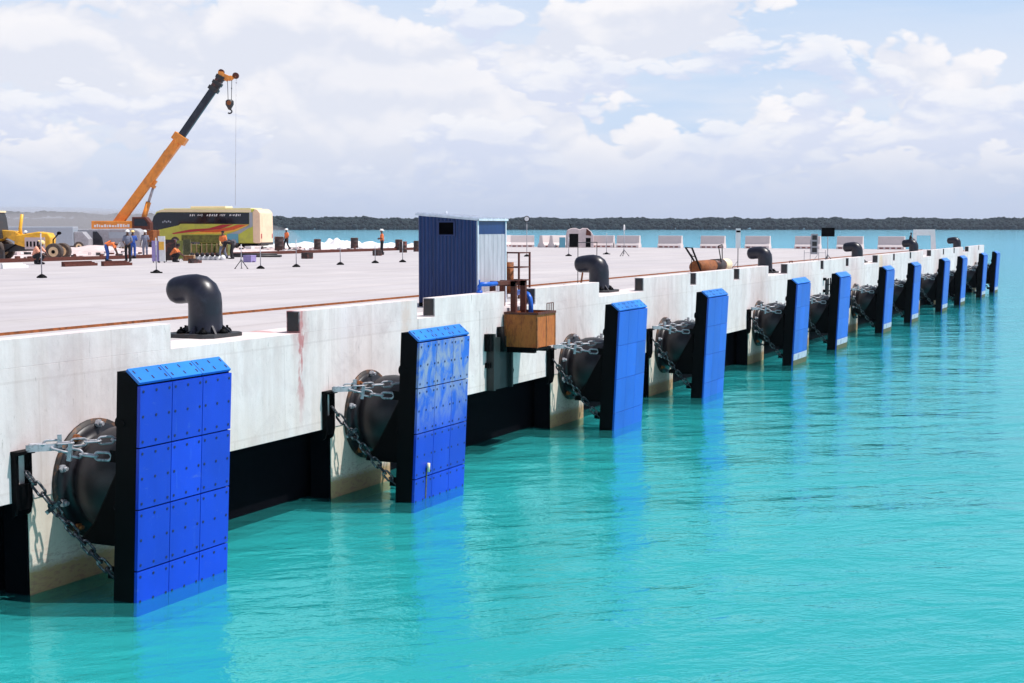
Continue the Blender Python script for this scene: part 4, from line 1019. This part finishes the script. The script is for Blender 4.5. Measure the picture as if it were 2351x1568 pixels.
decal([(-hl+2.3, 1.30), (-hl+4.2, 1.62), (-hl+6.2, 1.72), (-hl+7.6, 2.05), (-hl+8.8, 2.06), (-hl+7.4, 1.66), (-hl+5.6, 1.50), (-hl+4.0, 1.36), (-hl+2.4, 1.20)], 'crimson', 'swoosh', .02)
decal([(-hl+5.2, 1.45), (-hl+7.0, 1.60), (-hl+8.3, 1.80), (-hl+9.2, 2.04), (-hl+10.2, 2.04), (-hl+8.8, 1.60), (-hl+7.2, 1.40), (-hl+5.6, 1.34)], 'vermilion', 'swoosh', .026)
decal([(-hl+3.6, 1.22), (-hl+5.2, 1.40), (-hl+7.2, 1.38), (-hl+8.8, 1.585), (-hl+10.2, 2.03), (-hl+10.4, 2.03), (-hl+9.0, 1.5), (-hl+7.4, 1.26), (-hl+5.2, 1.24)], 'gold', 'swoosh', .032)
decal([(-hl+8.2, 1.22), (-hl+9.1, 1.48), (-hl+10.45, 2.03), (hl-1.12, 2.05), (hl-1.12, 1.78), (hl-2.1, 1.25)], 'silverblue', 'livery_panel', .022)
decal([(hl-3.4, .45), (hl-3.4, 1.24), (hl-2.25, 1.24), (hl-2.25, .45)], 'teal', 'luggage_door', .03)
decal([(hl-1.08, 1.75), (hl-1.08, 3.1), (hl-.75, 3.1), (hl-.75, 1.9)], 'silverblue', 'pillar_panel', .02)
decal([(hl-.72, .5), (hl-.72, 3.2), (hl-.3, 3.15), (hl-.16, 2.9), (hl-.12, 1.6), (hl-.14, .5)], 'peach', 'rear_corner', .024)
decal([(-hl+3.3, .45), (-hl+3.3, 1.12), (-hl+7.9, 1.14), (-hl+7.9, .45)], 'olive', 'lower_panel', .03)
for k in range(4):
    mb = MB(); xx = -hl+1.2+k*.0
rr = random.Random(5)
mb = MB(); xx = -hl+4.2
while xx < hl-2.0:      # unreadable white lettering high on the window band
    w = rr.uniform(.08, .22); h0 = rr.uniform(.10, .2)
    if rr.random() > .16: mb.prism([(xx, 2.86-h0/2), (xx+w*.6, 2.86-h0/2), (xx+w, 2.86+h0/2), (xx+w*.3, 2.86+h0/2)], -hw-.034, -hw-.024, 'y')
    xx += w+.05
mb.build('lettering', 'white', bus)
mb = MB()
for k in range(5): mb.box(-hl+1.3+k*.2, -hw-.036, 2.2+.06*(k % 2), -hl+1.42+k*.2, -hw-.026, 2.34+.08*((k*3) % 2))
mb.build('sticker', 'silverblue', bus)
mb = MB(); mb.box(hl+.031, -hw+.25, .5, hl+.05, hw-.25, 1.5); mb.build('engine_door', 'peach', bus)
mb = MB(); mb.prism([(hl-.62, .44), (hl-.62, 3.43), (hl-.25, 3.33), (hl+.015, 3.05), (hl+.03, 1.6), (hl+.02, .44)], -hw-.04, hw+.04, 'y'); mb.build('rear_panel', 'peach', bus, bevel=.06)
mb = MB(); mb.box(hl+.0, -hw+.35, 1.85, hl+.045, hw-.35, 2.75); mb.build('rear_window', 'peach', bus)
for sy in (-1, 1):
    mb = MB(); mb.box(hl+.02, sy*(hw-.2)-.08, .85, hl+.055, sy*(hw-.2)+.08, 1.25); mb.build('tail_light', 'crimson', bus)
mb = MB(); mb.box(hl-.25, -hw+.05, .28, hl+.06, hw-.05, .50); mb.build('bumper', 'dark_steel', bus)
mb = MB(); mb.box(-1.8, -.7, 3.48, 1.9, .7, 3.66); mb.build('roof_unit', 'cream', bus, bevel=.05)
mb = MB(); mb.box(-hl+.4, -hw+.08, .2, hl-.4, hw-.08, .4); mb.build('underframe', 'black_steel', bus)
for xx in (-hl+2.6, hl-3.9+.1, hl-2.75):
    for sy in (-1, 1): wheel(bus, (xx, sy*(hw-.13), .5), .5, .3, (0, 1, 0), 'grey')
mb = MB(); mb.box(-hl-.1, -hw-.25, 2.0, -hl+.05, -hw-.05, 2.5); mb.build('mirror', 'black_steel', bus)

bus.scale = (1.0, 1.0, 1.07)
# mobile crane ------------------------------------- in the plane roughly facing the camera
DC = 128.0
def C(px, py, off=0.0):
    """crane geometry: a point of a vertical plane DC metres out, with its real sideways and upward offsets"""
    d = ray(px, py); f = Vector((math.cos(TH), math.sin(TH), 0)); t = DC/d.dot(f); return CAMP+d*t+f*off
cb = G(290, DC, DZ-.05)
crane = thing('mobile_crane', cb, 'orange mobile crane with a long raised telescopic boom and hook', 'crane')
def K(px, py, off=0.0): return C(px, py, off)-cb
fv = Vector((math.cos(TH), math.sin(TH), 0)); rv = RGT.copy()
A = K(262, 522); B = K(416, 317); Cc = K(492, 203)
mb = MB(); mb.bar(K(255, 533), K(418, 312), .66, .80); mb.build('main_boom', 'orange', crane, bevel=.05)
ax = (B-A).normalized(); nn = ax.cross(fv).normalized()
mb = MB(); mb.bar(K(408, 326), K(418, 311), .95, 1.25); mb.bar(K(402, 330)-nn*.0, K(410, 332), .9, .8); mb.build('boom_collar', 'orange', crane, bevel=.04)
mb = MB(); mb.bar(K(414, 316), Cc, .54, .66); mb.build('inner_boom', 'navy', crane, bevel=.1)
for (p1, p2, w1) in (((488, 209), (493, 201), .95), ((493, 201), (498, 193), .74), ((497, 195), (501, 188), .88), ((501, 188), (505, 180), .68), ((504, 182), (508, 174), .8)):
    mb = MB(); mb.bar(K(*p1), K(*p2), w1*.8, w1); mb.build('telescope_section', 'drum' if w1 < .8 else 'dark_steel', crane, bevel=.03)
mb = MB(); mb.bar(K(506, 180), K(508, 165), .5, .5); mb.bar(K(508, 174), K(524, 181), .45, .55); mb.bar(K(523, 181), K(532, 179), .4, .42); mb.bar(K(531, 180), K(541, 174), .3, .3); mb.build('boom_head', 'orange', crane, bevel=.03)
mb = MB(); c_ = K(541, 174); mb.tube([c_-fv*.15, c_+fv*.15], .28, 14); c_ = K(508, 166); mb.tube([c_-fv*.2, c_+fv*.2], .26, 14); mb.build('sheave', 'rust_dark', crane)
mb = MB(); mb.tube([K(522, 183), K(523.5, 231)], .028, 6); mb.tube([K(532, 181), K(531, 231)], .028, 6); mb.ball(tuple(K(531.5, 203)), .06); mb.build('hoist_rope', 'dark_steel', crane)
mb = MB(); mb.tube([K(527, 229), K(527, 232), K(527, 240), K(527, 248), K(527, 252)], [.22, .36, .37, .2, .12], 16); mb.m = 1; mb.tube([K(527, 237)-fv*.4, K(527, 237)+fv*.4], .2, 14); mb.build('hook_block', ['dark_steel', 'rust'], crane)
mb = MB(); hk = [K(527+5*math.sin(a), 256-5*math.cos(a)*.9) for a in [R(x_) for x_ in range(0, 250, 25)]]; mb.tube(hk, .07, 8); mb.build('hook', 'dark_steel', crane)
mb = MB(); mb.tube([K(542, 178), K(545, 472, -1.0)], .014, 5); mb.ball(tuple(K(542.5, 190)), .07); mb.build('tag_line', 'galv', crane)
mb = MB(); mb.tube([K(378, 345), K(320, 430), K(268, 495)], .018, 5); mb.tube([K(404, 322), K(385, 342)], .03, 6); mb.build('stay_line', 'dark_steel', crane)
mb = MB(); mb.tube([K(322, 527), K(341, 464)], .24, 12); mb.build('luffing_cylinder', 'orange', crane)
mb = MB(); mb.tube([K(341, 464), K(353, 427)], .12, 12); mb.build('piston_rod', 'galv', crane)
mb = MB(); mb.bar(K(345, 428), K(356, 413), .3, .5); mb.bar(K(350, 430), K(354, 425), .4, .4); mb.build('cylinder_lug', 'orange', crane)
mb = MB(); mb.prism([(-.9, 0), (.9, 0), (1.0, .5), (.3, 1.5), (-.1, 1.5), (-.9, .6)], -.5, .5, 'y')
ob = mb.build('boom_foot', 'orange', crane); ob.location = K(270, 546); ob.rotation_euler = (0, 0, TH-PI/2)
T_ = Matrix.Translation(K(222, 560)) @ Matrix.Rotation(TH-PI/2, 4, 'Z')
mb = MB(); mb.T = T_; mb.box(-.1, -1.2, 1.25, 3.6, 1.1, 2.05); mb.m = 0; mb.box(-.3, -1.0, .9, .9, .9, 1.25); mb.build('counterweight', 'orange', crane, bevel=.05)
mb = MB(); mb.T = T_; mb.box(.9, -1.15, .15, 5.4, 1.1, 1.24); mb.build('turntable', 'rust', crane, bevel=.05)
cab = None
mb = MB(); mb.T = T_; mb.prism([(3.6, 1.26), (5.2, 1.26), (5.2, 1.9), (4.8, 2.4), (3.6, 2.4)], -1.5, -.4, 'y'); cab = mb.build('cab', 'rust_dark', crane, bevel=.04)
mb = MB(); mb.T = T_; mb.prism([(3.8, 1.6), (5.0, 1.6), (4.9, 1.95), (4.65, 2.25), (3.8, 2.25)], -1.52, -1.50, 'y'); mb.build('window', 'glass', cab)
mb = MB(); mb.T = T_; mb.box(-.8, -1.25, -.1, 9.0, 1.2, .16); mb.build('carrier', 'dark_steel', crane)
for k in range(4):
    c_ = T_ @ Vector((.3+k*2.1, -1.15, -.35)); c2 = T_ @ Vector((.3+k*2.1, 1.1, -.35)); wheel(crane, c_, .5, .35, tuple(fv)); wheel(crane, c2, .5, .35, tuple(fv))
mb = MB(); rr = random.Random(9); xx = .15    # unreadable pale lettering on the counterweight
mb.T = T_
while xx < 3.3:
    w = rr.uniform(.1, .24); mb.box(xx, -1.215, 1.5, xx+w, -1.203, 1.5+rr.uniform(.15, .3)); xx += w+.07
mb.build('lettering', 'white', crane)

# grader / tractor at the left edge
gp = W(60, 597); gr = thing('grader', gp, 'yellow road machine cut off by the left edge of the picture', 'grader', rz=TH-PI/2)
S_ = 39.0
def gx(px): return (px-60)/S_
def gz(py): return (597-py)/S_
mb = MB(); mb.prism([(gx(40), gz(560)), (gx(45), gz(540)), (gx(95), gz(532)), (gx(118), gz(535)), (gx(124), gz(545)), (gx(122), gz(574)), (gx(95), gz(576)), (gx(60), gz(566))], -.55, .55, 'y'); mb.build('engine_hood', 'yellow', gr, bevel=.06)
mb = MB(); mb.prism([(gx(-60), gz(520)), (gx(-10), gz(516)), (gx(8), gz(528)), (gx(40), gz(530)), (gx(62), gz(545)), (gx(42), gz(556)), (gx(20), gz(545)), (gx(-10), gz(560)), (gx(-60), gz(562))], -.35, .35, 'y'); mb.build('frame', 'yellow', gr, bevel=.04)
mb = MB(); mb.tube([(gx(52), -.2, gz(548)), (gx(51), -.2, gz(525)), (gx(56), -.2, gz(492))], [.13, .10, .09], 12); mb.build('exhaust_stack', 'yellow', gr)
mb = MB(); mb.prism([(gx(-90), gz(488)), (gx(4), gz(488)), (gx(8), gz(500)), (gx(14), gz(548)), (gx(-90), gz(552))], -.75, .75, 'y'); cabg = mb.build('cab', 'dark_steel', gr, bevel=.04)
mb = MB(); mb.prism([(gx(-70), gz(496)), (gx(2), gz(496)), (gx(9), gz(545)), (gx(-70), gz(545))], -.77, -.752, 'y'); mb.build('window', 'teal', cabg)
mb = MB(); mb.prism([(gx(-90), gz(483)), (gx(6), gz(484)), (gx(6), gz(488)), (gx(-90), gz(488))], -.8, .8, 'y'); mb.build('roof', 'cream', cabg)
mb = MB(); mb.box(gx(66), -.62, gz(572), gx(112), -.56, gz(545)); q = mb.build('side_cover', 'peachblock', gr)
mb = MB()
for k in range(5): mb.box(gx(70+k*8), -.635, gz(566), gx(74+k*8), -.621, gz(554))
mb.build('vent', 'black_steel', gr)
mb = MB(); mb.prism([(gx(15), gz(578)), (gx(120), gz(574)), (gx(120), gz(564)), (gx(15), gz(560))], -.4, .4, 'y'); mb.build('chassis', 'dark_steel', gr)
mb = MB(); mb.bar((gx(15), -.5, gz(580)), (gx(52), -.5, gz(556)), .07); mb.build('blade_arm', 'black_steel', gr)
mb = MB(); mb.tube([(gx(131), -.6, gz(576)), (gx(131), -.6, gz(550)), (gx(143), -.6, gz(537))], .04, 8); mb.ball((gx(145), -.6, gz(535)), (.14, .1, .1)); mb.build('work_lamp', 'black_steel', gr)
mb = MB(); mb.box(gx(-60), -1.0, .02, gx(22), -.7, gz(573)); mb.build('side_step', 'dark_steel', gr, bevel=.03)
wheel(gr, (gx(135), -.75, .50), .50, .42, (0, 1, 0)); wheel(gr, (gx(135), .75, .50), .50, .42, (0, 1, 0)); wheel(gr, (gx(2), .6, .6), .6, .42, (0, 1, 0)); wheel(gr, (gx(-8), -.5, .62), .62, .42, (0, 1, 0))

# dusty grey van behind
root = thing('van', G(232, 118, DZ-.05), 'low grey van half lost in dust left of the crane', 'van', rz=TH-PI/2)
mb = MB(); mb.prism([(-3.6, .3), (-3.7, 1.0), (-3.2, 1.65), (-2.4, 1.8), (3.0, 1.85), (3.5, 1.6), (3.6, .3)], -1.0, 1.0, 'y'); mb.build('body', 'grey', root, bevel=.1)
mb = MB(); mb.prism([(-.4, .5), (-.4, 1.6), (-.05, 1.6), (.35, 1.1), (.45, .5)], -1.03, -1.002, 'y'); mb.build('door_window', 'glass', root)
for wa, wb in ((-3.0, -.8), (.9, 2.9)):
    mb = MB(); mb.box(wa, -1.02, 1.05, wb, -1.002, 1.55); mb.build('side_window', 'silverblue', root)
for xx in (-2.4, 2.3):
    for sy in (-1, 1): wheel(root, (xx, sy*.85, .36), .36, .25, (0, 1, 0))
root = thing('van', G(110, 116, DZ-.05), 'pale boxy truck body behind the grader hood', 'truck', rz=TH-PI/2+.1)
mb = MB(); mb.box(-3.0, -1.0, .45, 2.2, 1.0, 2.0); mb.build('box_body', 'silverblue', root, bevel=.06)
mb = MB(); mb.prism([(2.22, .45), (3.4, .45), (3.4, 1.0), (2.9, 1.6), (2.22, 1.6)], -.95, .95, 'y'); mb.build('cab', 'grey', root, bevel=.05)
for xx in (-2.0, 2.6):
    for sy in (-1, 1): wheel(root, (xx, sy*.85, .4), .4, .25, (0, 1, 0))

# boards, bags and crates before the bus
def board(px, py, w, h, mat, lab, name='notice_board', lean=0.0, dep=None, extra=None):
    p = W(px, py) if dep is None else G(px, dep, DZ-.05)
    root = thing(name, p, lab, name.replace('_', ' '), rz=TH-PI/2+lean)
    mb = MB(); mb.box(-w/2, -.04, .12, w/2, .04, h); mb.build('face', mat, root)
    mb = MB(); mb.bar((-w/2+.05, .06, 0.001), (-w/2+.05, .06, h), .05); mb.bar((w/2-.05, .06, 0.001), (w/2-.05, .06, h), .05); mb.bar((0, .06, h*.7), (0, .5, .02), .04); mb.build('stand', 'dark_steel', root)
    if extra: extra(root, w, h)
    return root
board(356, 590, .40, 1.25, 'purple', 'purple board standing left of the white one', dep=78)
def ex(root, w, h):
    mb = MB(); mb.box(-.14, -.052, .75, .14, -.041, 1.2); mb.build('yellow_patch', 'gold', root)
board(370, 590, .38, 1.5, 'white', 'white board with a yellow patch in front of the bus', dep=78, extra=ex)
board(390, 580, .62, 1.3, 'drum', 'dark speckled board right of the white board', dep=80)
board(412, 580, .35, 1.2, 'olive', 'narrow olive sheet leaning beside the dark green one', lean=.3, dep=84)
board(428, 580, .45, 1.25, 'algae', 'dark green sheet leaning in front of the bus', lean=-.2, dep=85)
root = thing('olive_stack', G(478, 96, DZ-.05), 'wide olive crate wall in front of the bus', 'crates', rz=TH-PI/2)
mb = MB()
for k in range(3): mb.box(-1.4+k*.95, -.4, .1, -.5+k*.95, .4, .82)
mb.build('crates', 'olive', root, bevel=.02)
mb = MB()
for k in range(9): mb.bar((-1.4+k*.34, -.42, .1), (-1.4+k*.34, -.42, .9), .05)
mb.build('batten', 'wood', root)
root = thing('bag_row', G(472, 84, DZ-.05), 'row of white and dark filled bags on the ground', 'bags', rz=TH-PI/2)
mb = MB()
for k in range(8): mb.ball((-.98+k*.28, 0.02*(k % 3), .17), (.17, .2, .19), 9, 6)
mb.build('white_bags', 'white', root)
mb = MB()
for k in range(6): mb.ball((-.8+k*.3, -.12, .38), (.13, .16, .12), 9, 6)
mb.build('dark_bags', 'black_cloth', root)
root = thing('wooden_box', G(433, 82, DZ-.05), 'orange brown wooden box left of the bags', 'box', rz=TH-PI/2)
mb = MB(); mb.box(-.3, -.25, .05, .3, .25, .38); mb.box(-.3, -.2, .001, .3, -.1, .05); mb.box(-.3, .1, .001, .3, .2, .05); mb.build('box', 'wood', root, bevel=.01)
mb = MB()
for k in range(3): mb.box(-.31, -.262, .09+k*.1, .31, -.252, .15+k*.1)
mb.build('slat', 'rust', root)
root = thing('pipe_heap', G(590, 92, DZ-.05), 'heap of dark pipes lying below the rear of the bus', 'pipes', rz=TH-PI/2)
mb = MB()
for k in range(9): mb.tube([(-1.7+.2*(k % 3), -.3+k*.09, .12+.1*(k % 2)), (1.5-.25*(k % 4), -.2+k*.07, .12+.1*(k % 2))], .08, 10)
mb.build('pipes', 'dark_steel', root)
# debris sticks of the unfinished strip: low pale rubble
mb = MB(); rr = random.Random(21)
for k in range(700):
    x_ = rr.uniform(-5, 115); y_ = 44.2+rr.random()**1.6*20; s = rr.uniform(.04, .2); h = rr.uniform(.03, .22)
    mb.m = rr.choice([0, 0, 1, 2, 3]); mb.T = Matrix.Translation((x_, y_, DZ-.05)) @ Matrix.Rotation(rr.uniform(0, 3), 4, 'Z'); mb.box(-s*rr.uniform(1, 4), -s, .001, s, s, h)
tag(mb.build('rubble', ['white', 'rust_dark', 'peachblock', 'dark_steel']), 'scattered rubble and offcuts on the unfinished strip behind the deck', 'rubble', kind='stuff')

# ------------------------------------------------------------------ far shore woodland
ICO = None
def ico():
    global ICO
    bm = bmesh.new(); bmesh.ops.create_icosphere(bm, subdivisions=2, radius=1); v = [p.co.copy() for p in bm.verts]; f = [[q.index for q in g.verts] for g in bm.faces]; bm.free(); ICO = (v, f)
ico()
rf = random.Random(11); vs = []; fs = []
for row in range(6):
    a = -27.0
    while a < 27.0:
        px = 1175+math.tan(R(a))*FPX
        t = max(0, min(1, (1300-px)/1300.)); t = t*t
        hmax = 17.0+8.0*t+.9*math.sin(a*1.7)+.9*noise.noise(Vector((a*2.3, 3, 1)))*2+.6*math.sin(a*5.1)
        r = rf.uniform(2.8, 5.4); dep = (2175-350*t)+row*13+rf.uniform(-6, 6)
        zc = {0: 3.5, 1: 7.5, 2: 10.5, 3: 12.5, 4: hmax-r*.8, 5: hmax-r*.6}[row]+rf.uniform(-1.3, 1.3)
        if row >= 4 and rf.random() < .12: zc += 1.6
        dirv = Vector((math.cos(TH-R(a)), math.sin(TH-R(a)), 0)); c = Vector((CAMP.x, CAMP.y, 0))+dirv*(dep/math.cos(R(a))); c.z = min(zc, hmax-r*.6)
        o = len(vs); sq = rf.uniform(.7, 1.0); off = Vector((rf.random()*50, 0, 0))
        for p in ICO[0]:
            k = r*(1+.42*noise.noise(p*1.9+off)+.18*noise.noise(p*4.5+off)); vs.append(c+Vector((p.x*k, p.y*k, p.z*k*sq)))
        for g in ICO[1]: fs.append([i+o for i in g])
        a += math.degrees(r*1.05/dep)
mb = MB(); mb.v = vs; mb.f = fs; mb.mi = [0]*len(fs); mb.sm = [False]*len(fs)
me = bpy.data.meshes.new('shore_woodland'); me.from_pydata([tuple(v) for v in vs], [], fs); me.materials.append(M['forest'])
o = bpy.data.objects.new('shore_woodland', me); COL.objects.link(o); tag(o, 'dark mangrove woodland along the far shore', 'woodland', kind='stuff')
mb = MB(); nseg = 40
for i in range(nseg):
    a0 = R(-27+54*i/nseg); a1 = R(-27+54*(i+1)/nseg)
    P_ = []
    for (a, d) in ((a0, 2170), (a1, 2170), (a1, 2900), (a0, 2900)):
        px = 1175+math.tan(a)*FPX; t = max(0, min(1, (1300-px)/1300.))**2; d = d-350*t
        q = Vector((CAMP.x, CAMP.y, 0))+Vector((math.cos(TH-a), math.sin(TH-a), 0))*(d/math.cos(a)); P_.append((q.x, q.y, .4))
    mb.add(P_, [(0, 1, 2, 3)])
tag(mb.build('far_shore', 'forest'), kind='structure')

# ------------------------------------------------------------------ haze and dust
def volmat(name, dens, col, an=0.2):
    m = bpy.data.materials.new(name); m.use_nodes = True; nt = m.node_tree; nt.nodes.clear()
    o = nt.nodes.new('ShaderNodeOutputMaterial'); v = nt.nodes.new('ShaderNodeVolumePrincipled')
    v.inputs['Density'].default_value = dens; v.inputs['Color'].default_value = (*col, 1); v.inputs['Anisotropy'].default_value = an
    nt.links.new(v.outputs[0], o.inputs['Volume']); return m
M['haze'] = volmat('haze_air', 0.00006, (.72, .82, 1.0))
M['dust'] = volmat('dust_air', 0.045, (.95, .92, .95))
mb = MB(); mb.box(-400, -1600, -2.4, 3400, 3300, 45)
tag(mb.build('haze', 'haze'), 'thin pale sea haze', 'haze', kind='stuff')
for k, (px, dep, rx, ry, rz_) in enumerate(((40, 150, 30, 14, 3.4), (190, 150, 17, 14, 3.0))):
    mb = MB(); mb.ball((0, 0, 0), (rx, ry, rz_), 24, 14); o = mb.build('dust_cloud', 'dust'); o.location = G(px, dep, DZ+rz_*.2); o.rotation_euler = (0, 0, TH-PI/2)
    tag(o, ['pale dust hanging behind the yellow grader', 'pale dust hanging behind the grey van'][k], 'dust', kind='stuff')

# ------------------------------------------------------------------ light
EL = R(62); SAZ = math.atan2(-0.93, 0.37)     # towards the sun: over the water, ahead of the camera
sd = Vector((math.cos(EL)*math.cos(SAZ), math.cos(EL)*math.sin(SAZ), math.sin(EL)))
L = bpy.data.lights.new('sun', 'SUN'); L.energy = 4.9; L.angle = R(0.5); L.color = (1.0, .955, .92)
lo = bpy.data.objects.new('sun', L); COL.objects.link(lo); lo.rotation_euler = sd.to_track_quat('Z', 'Y').to_euler(); lo.location = (0, -40, 60)
w = bpy.data.worlds.new('World'); sc.world = w; w.use_nodes = True; nt = w.node_tree
bg = nt.nodes['Background']
sky = nt.nodes.new('ShaderNodeTexSky'); sky.sky_type = 'NISHITA'; sky.sun_disc = False; sky.sun_elevation = EL; sky.sun_rotation = PI/2-SAZ
sky.dust_density = 1.5; sky.air_density = 1.0
tc = nt.nodes.new('ShaderNodeTexCoord'); G3 = tc.outputs['Generated']
sp = nt.nodes.new('ShaderNodeSeparateXYZ'); nt.links.new(G3, sp.inputs[0]); Z = sp.outputs[2]
def mapv(scale, loc):
    mp = nt.nodes.new('ShaderNodeMapping'); nt.links.new(G3, mp.inputs[0]); mp.inputs['Scale'].default_value = scale; mp.inputs['Location'].default_value = loc; return mp.outputs[0]
def mr(v, a, b, c, d, smooth=True):
    n = nt.nodes.new('ShaderNodeMapRange'); nt.links.new(v, n.inputs[0])
    if smooth: n.interpolation_type = 'SMOOTHSTEP'
    for i, q in enumerate((a, b, c, d)): n.inputs[i+1].default_value = q
    return n.outputs[0]
az = math_(nt, 'ARCTAN2', sp.outputs[1], sp.outputs[0])
def bil(v, sc_, det=0):
    n = noise_(nt, v, sc_, det, 0.45)
    return math_(nt, 'ABSOLUTE', math_(nt, 'SUBTRACT', math_(nt, 'MULTIPLY', n, 2.0), 1.0))
def dens(loc, k, sq, fine):
    v = mapv((k, k, k*sq), loc)
    d = noise_(nt, v, 1.0, 2, 0.45, 0.15)
    d = math_(nt, 'ADD', d, math_(nt, 'MULTIPLY', bil(v, 2.6, 1), 0.22))
    if fine: d = math_(nt, 'ADD', d, math_(nt, 'MULTIPLY', bil(v, 8.5, 2), 0.115))
    return d
def layer(under, loc, k, thr, cov, hi, lo, edge=0.03, amt=1.0, sq=1.7, step=0.16):
    d0 = dens(loc, k, sq, True); d1 = dens((loc[0], loc[1], loc[2]+step), k, sq, False)
    e0 = math_(nt, 'ADD', d0, cov)
    alpha = mr(e0, thr, thr+edge, 0.0, amt)
    lit = mr(math_(nt, 'SUBTRACT', d0, d1), -0.035, 0.10, 0.0, 1.0)
    core = mr(e0, thr+0.05, thr+0.28, 1.0, 0.55)
    return mix(nt, math_(nt, 'MULTIPLY', alpha, high), under, mix(nt, math_(nt, 'MULTIPLY', lit, core), lo, hi))
high = mr(Z, 0.18, 0.34, 1.0, 0.06)
blue = mix(nt, mr(Z, 0.15, 0.32, 0.9, 0.0), sky.outputs[0], (5.3, 7.2, 9.9))
left = mr(az, R(15), R(30), 0.0, 0.5)
v2 = noise_(nt, mapv((4, 4, 26), (7, 2, 3)), 1.0, 4, 0.55)
veil = math_(nt, 'MULTIPLY', math_(nt, 'ADD', mr(v2, 0.34, 0.60, 0.25, 0.85), left), mr(Z, 0.095, 0.15, 1.0, 0.5), True)
c1 = mix(nt, math_(nt, 'MULTIPLY', veil, high), blue, (7.7, 8.3, 9.5))
covA = math_(nt, 'ADD', mr(Z, 0.105, 0.155, 0.10, -0.05), mr(az, R(17), R(27), 0.0, 0.14))
c2 = layer(c1, (3.1, 1.7, 0.2), 6.0, 0.60, covA, (9.7, 9.6, 9.9), (7.8, 8.15, 9.2), edge=0.034)
covB = math_(nt, 'ADD', mr(Z, 0.055, 0.115, 0.06, -0.09), mr(az, R(5), R(35), 0.03, 0.0))
c2 = layer(c2, (8.3, 4.1, 5.2), 8.0, 0.58, covB, (9.3, 9.4, 9.9), (7.0, 7.6, 9.3), edge=0.05, amt=0.85, sq=2.4)
hz = mr(Z, 0.003, 0.075, 0.95, 0.0)
c3 = mix(nt, hz, c2, (5.75, 6.55, 8.4))
nt.links.new(c3, bg.inputs['Color']); bg.inputs['Strength'].default_value = 0.093

# ------------------------------------------------------------------ camera
cam = bpy.data.cameras.new('camera'); co = bpy.data.objects.new('camera', cam); COL.objects.link(co)
cam.lens = 50.0; cam.sensor_width = 36.0; cam.clip_start = 0.1; cam.clip_end = 12000
co.matrix_world = Matrix.Translation(CAMP) @ Matrix((RGT, UPV, -FWD)).transposed().to_4x4()
sc.camera = co
sc.view_settings.view_transform = 'Standard'; sc.view_settings.look = 'None'; sc.view_settings.exposure = 0.1; sc.view_settings.gamma = 1.0
sc.cycles.max_bounces = 6; sc.cycles.volume_bounces = 0
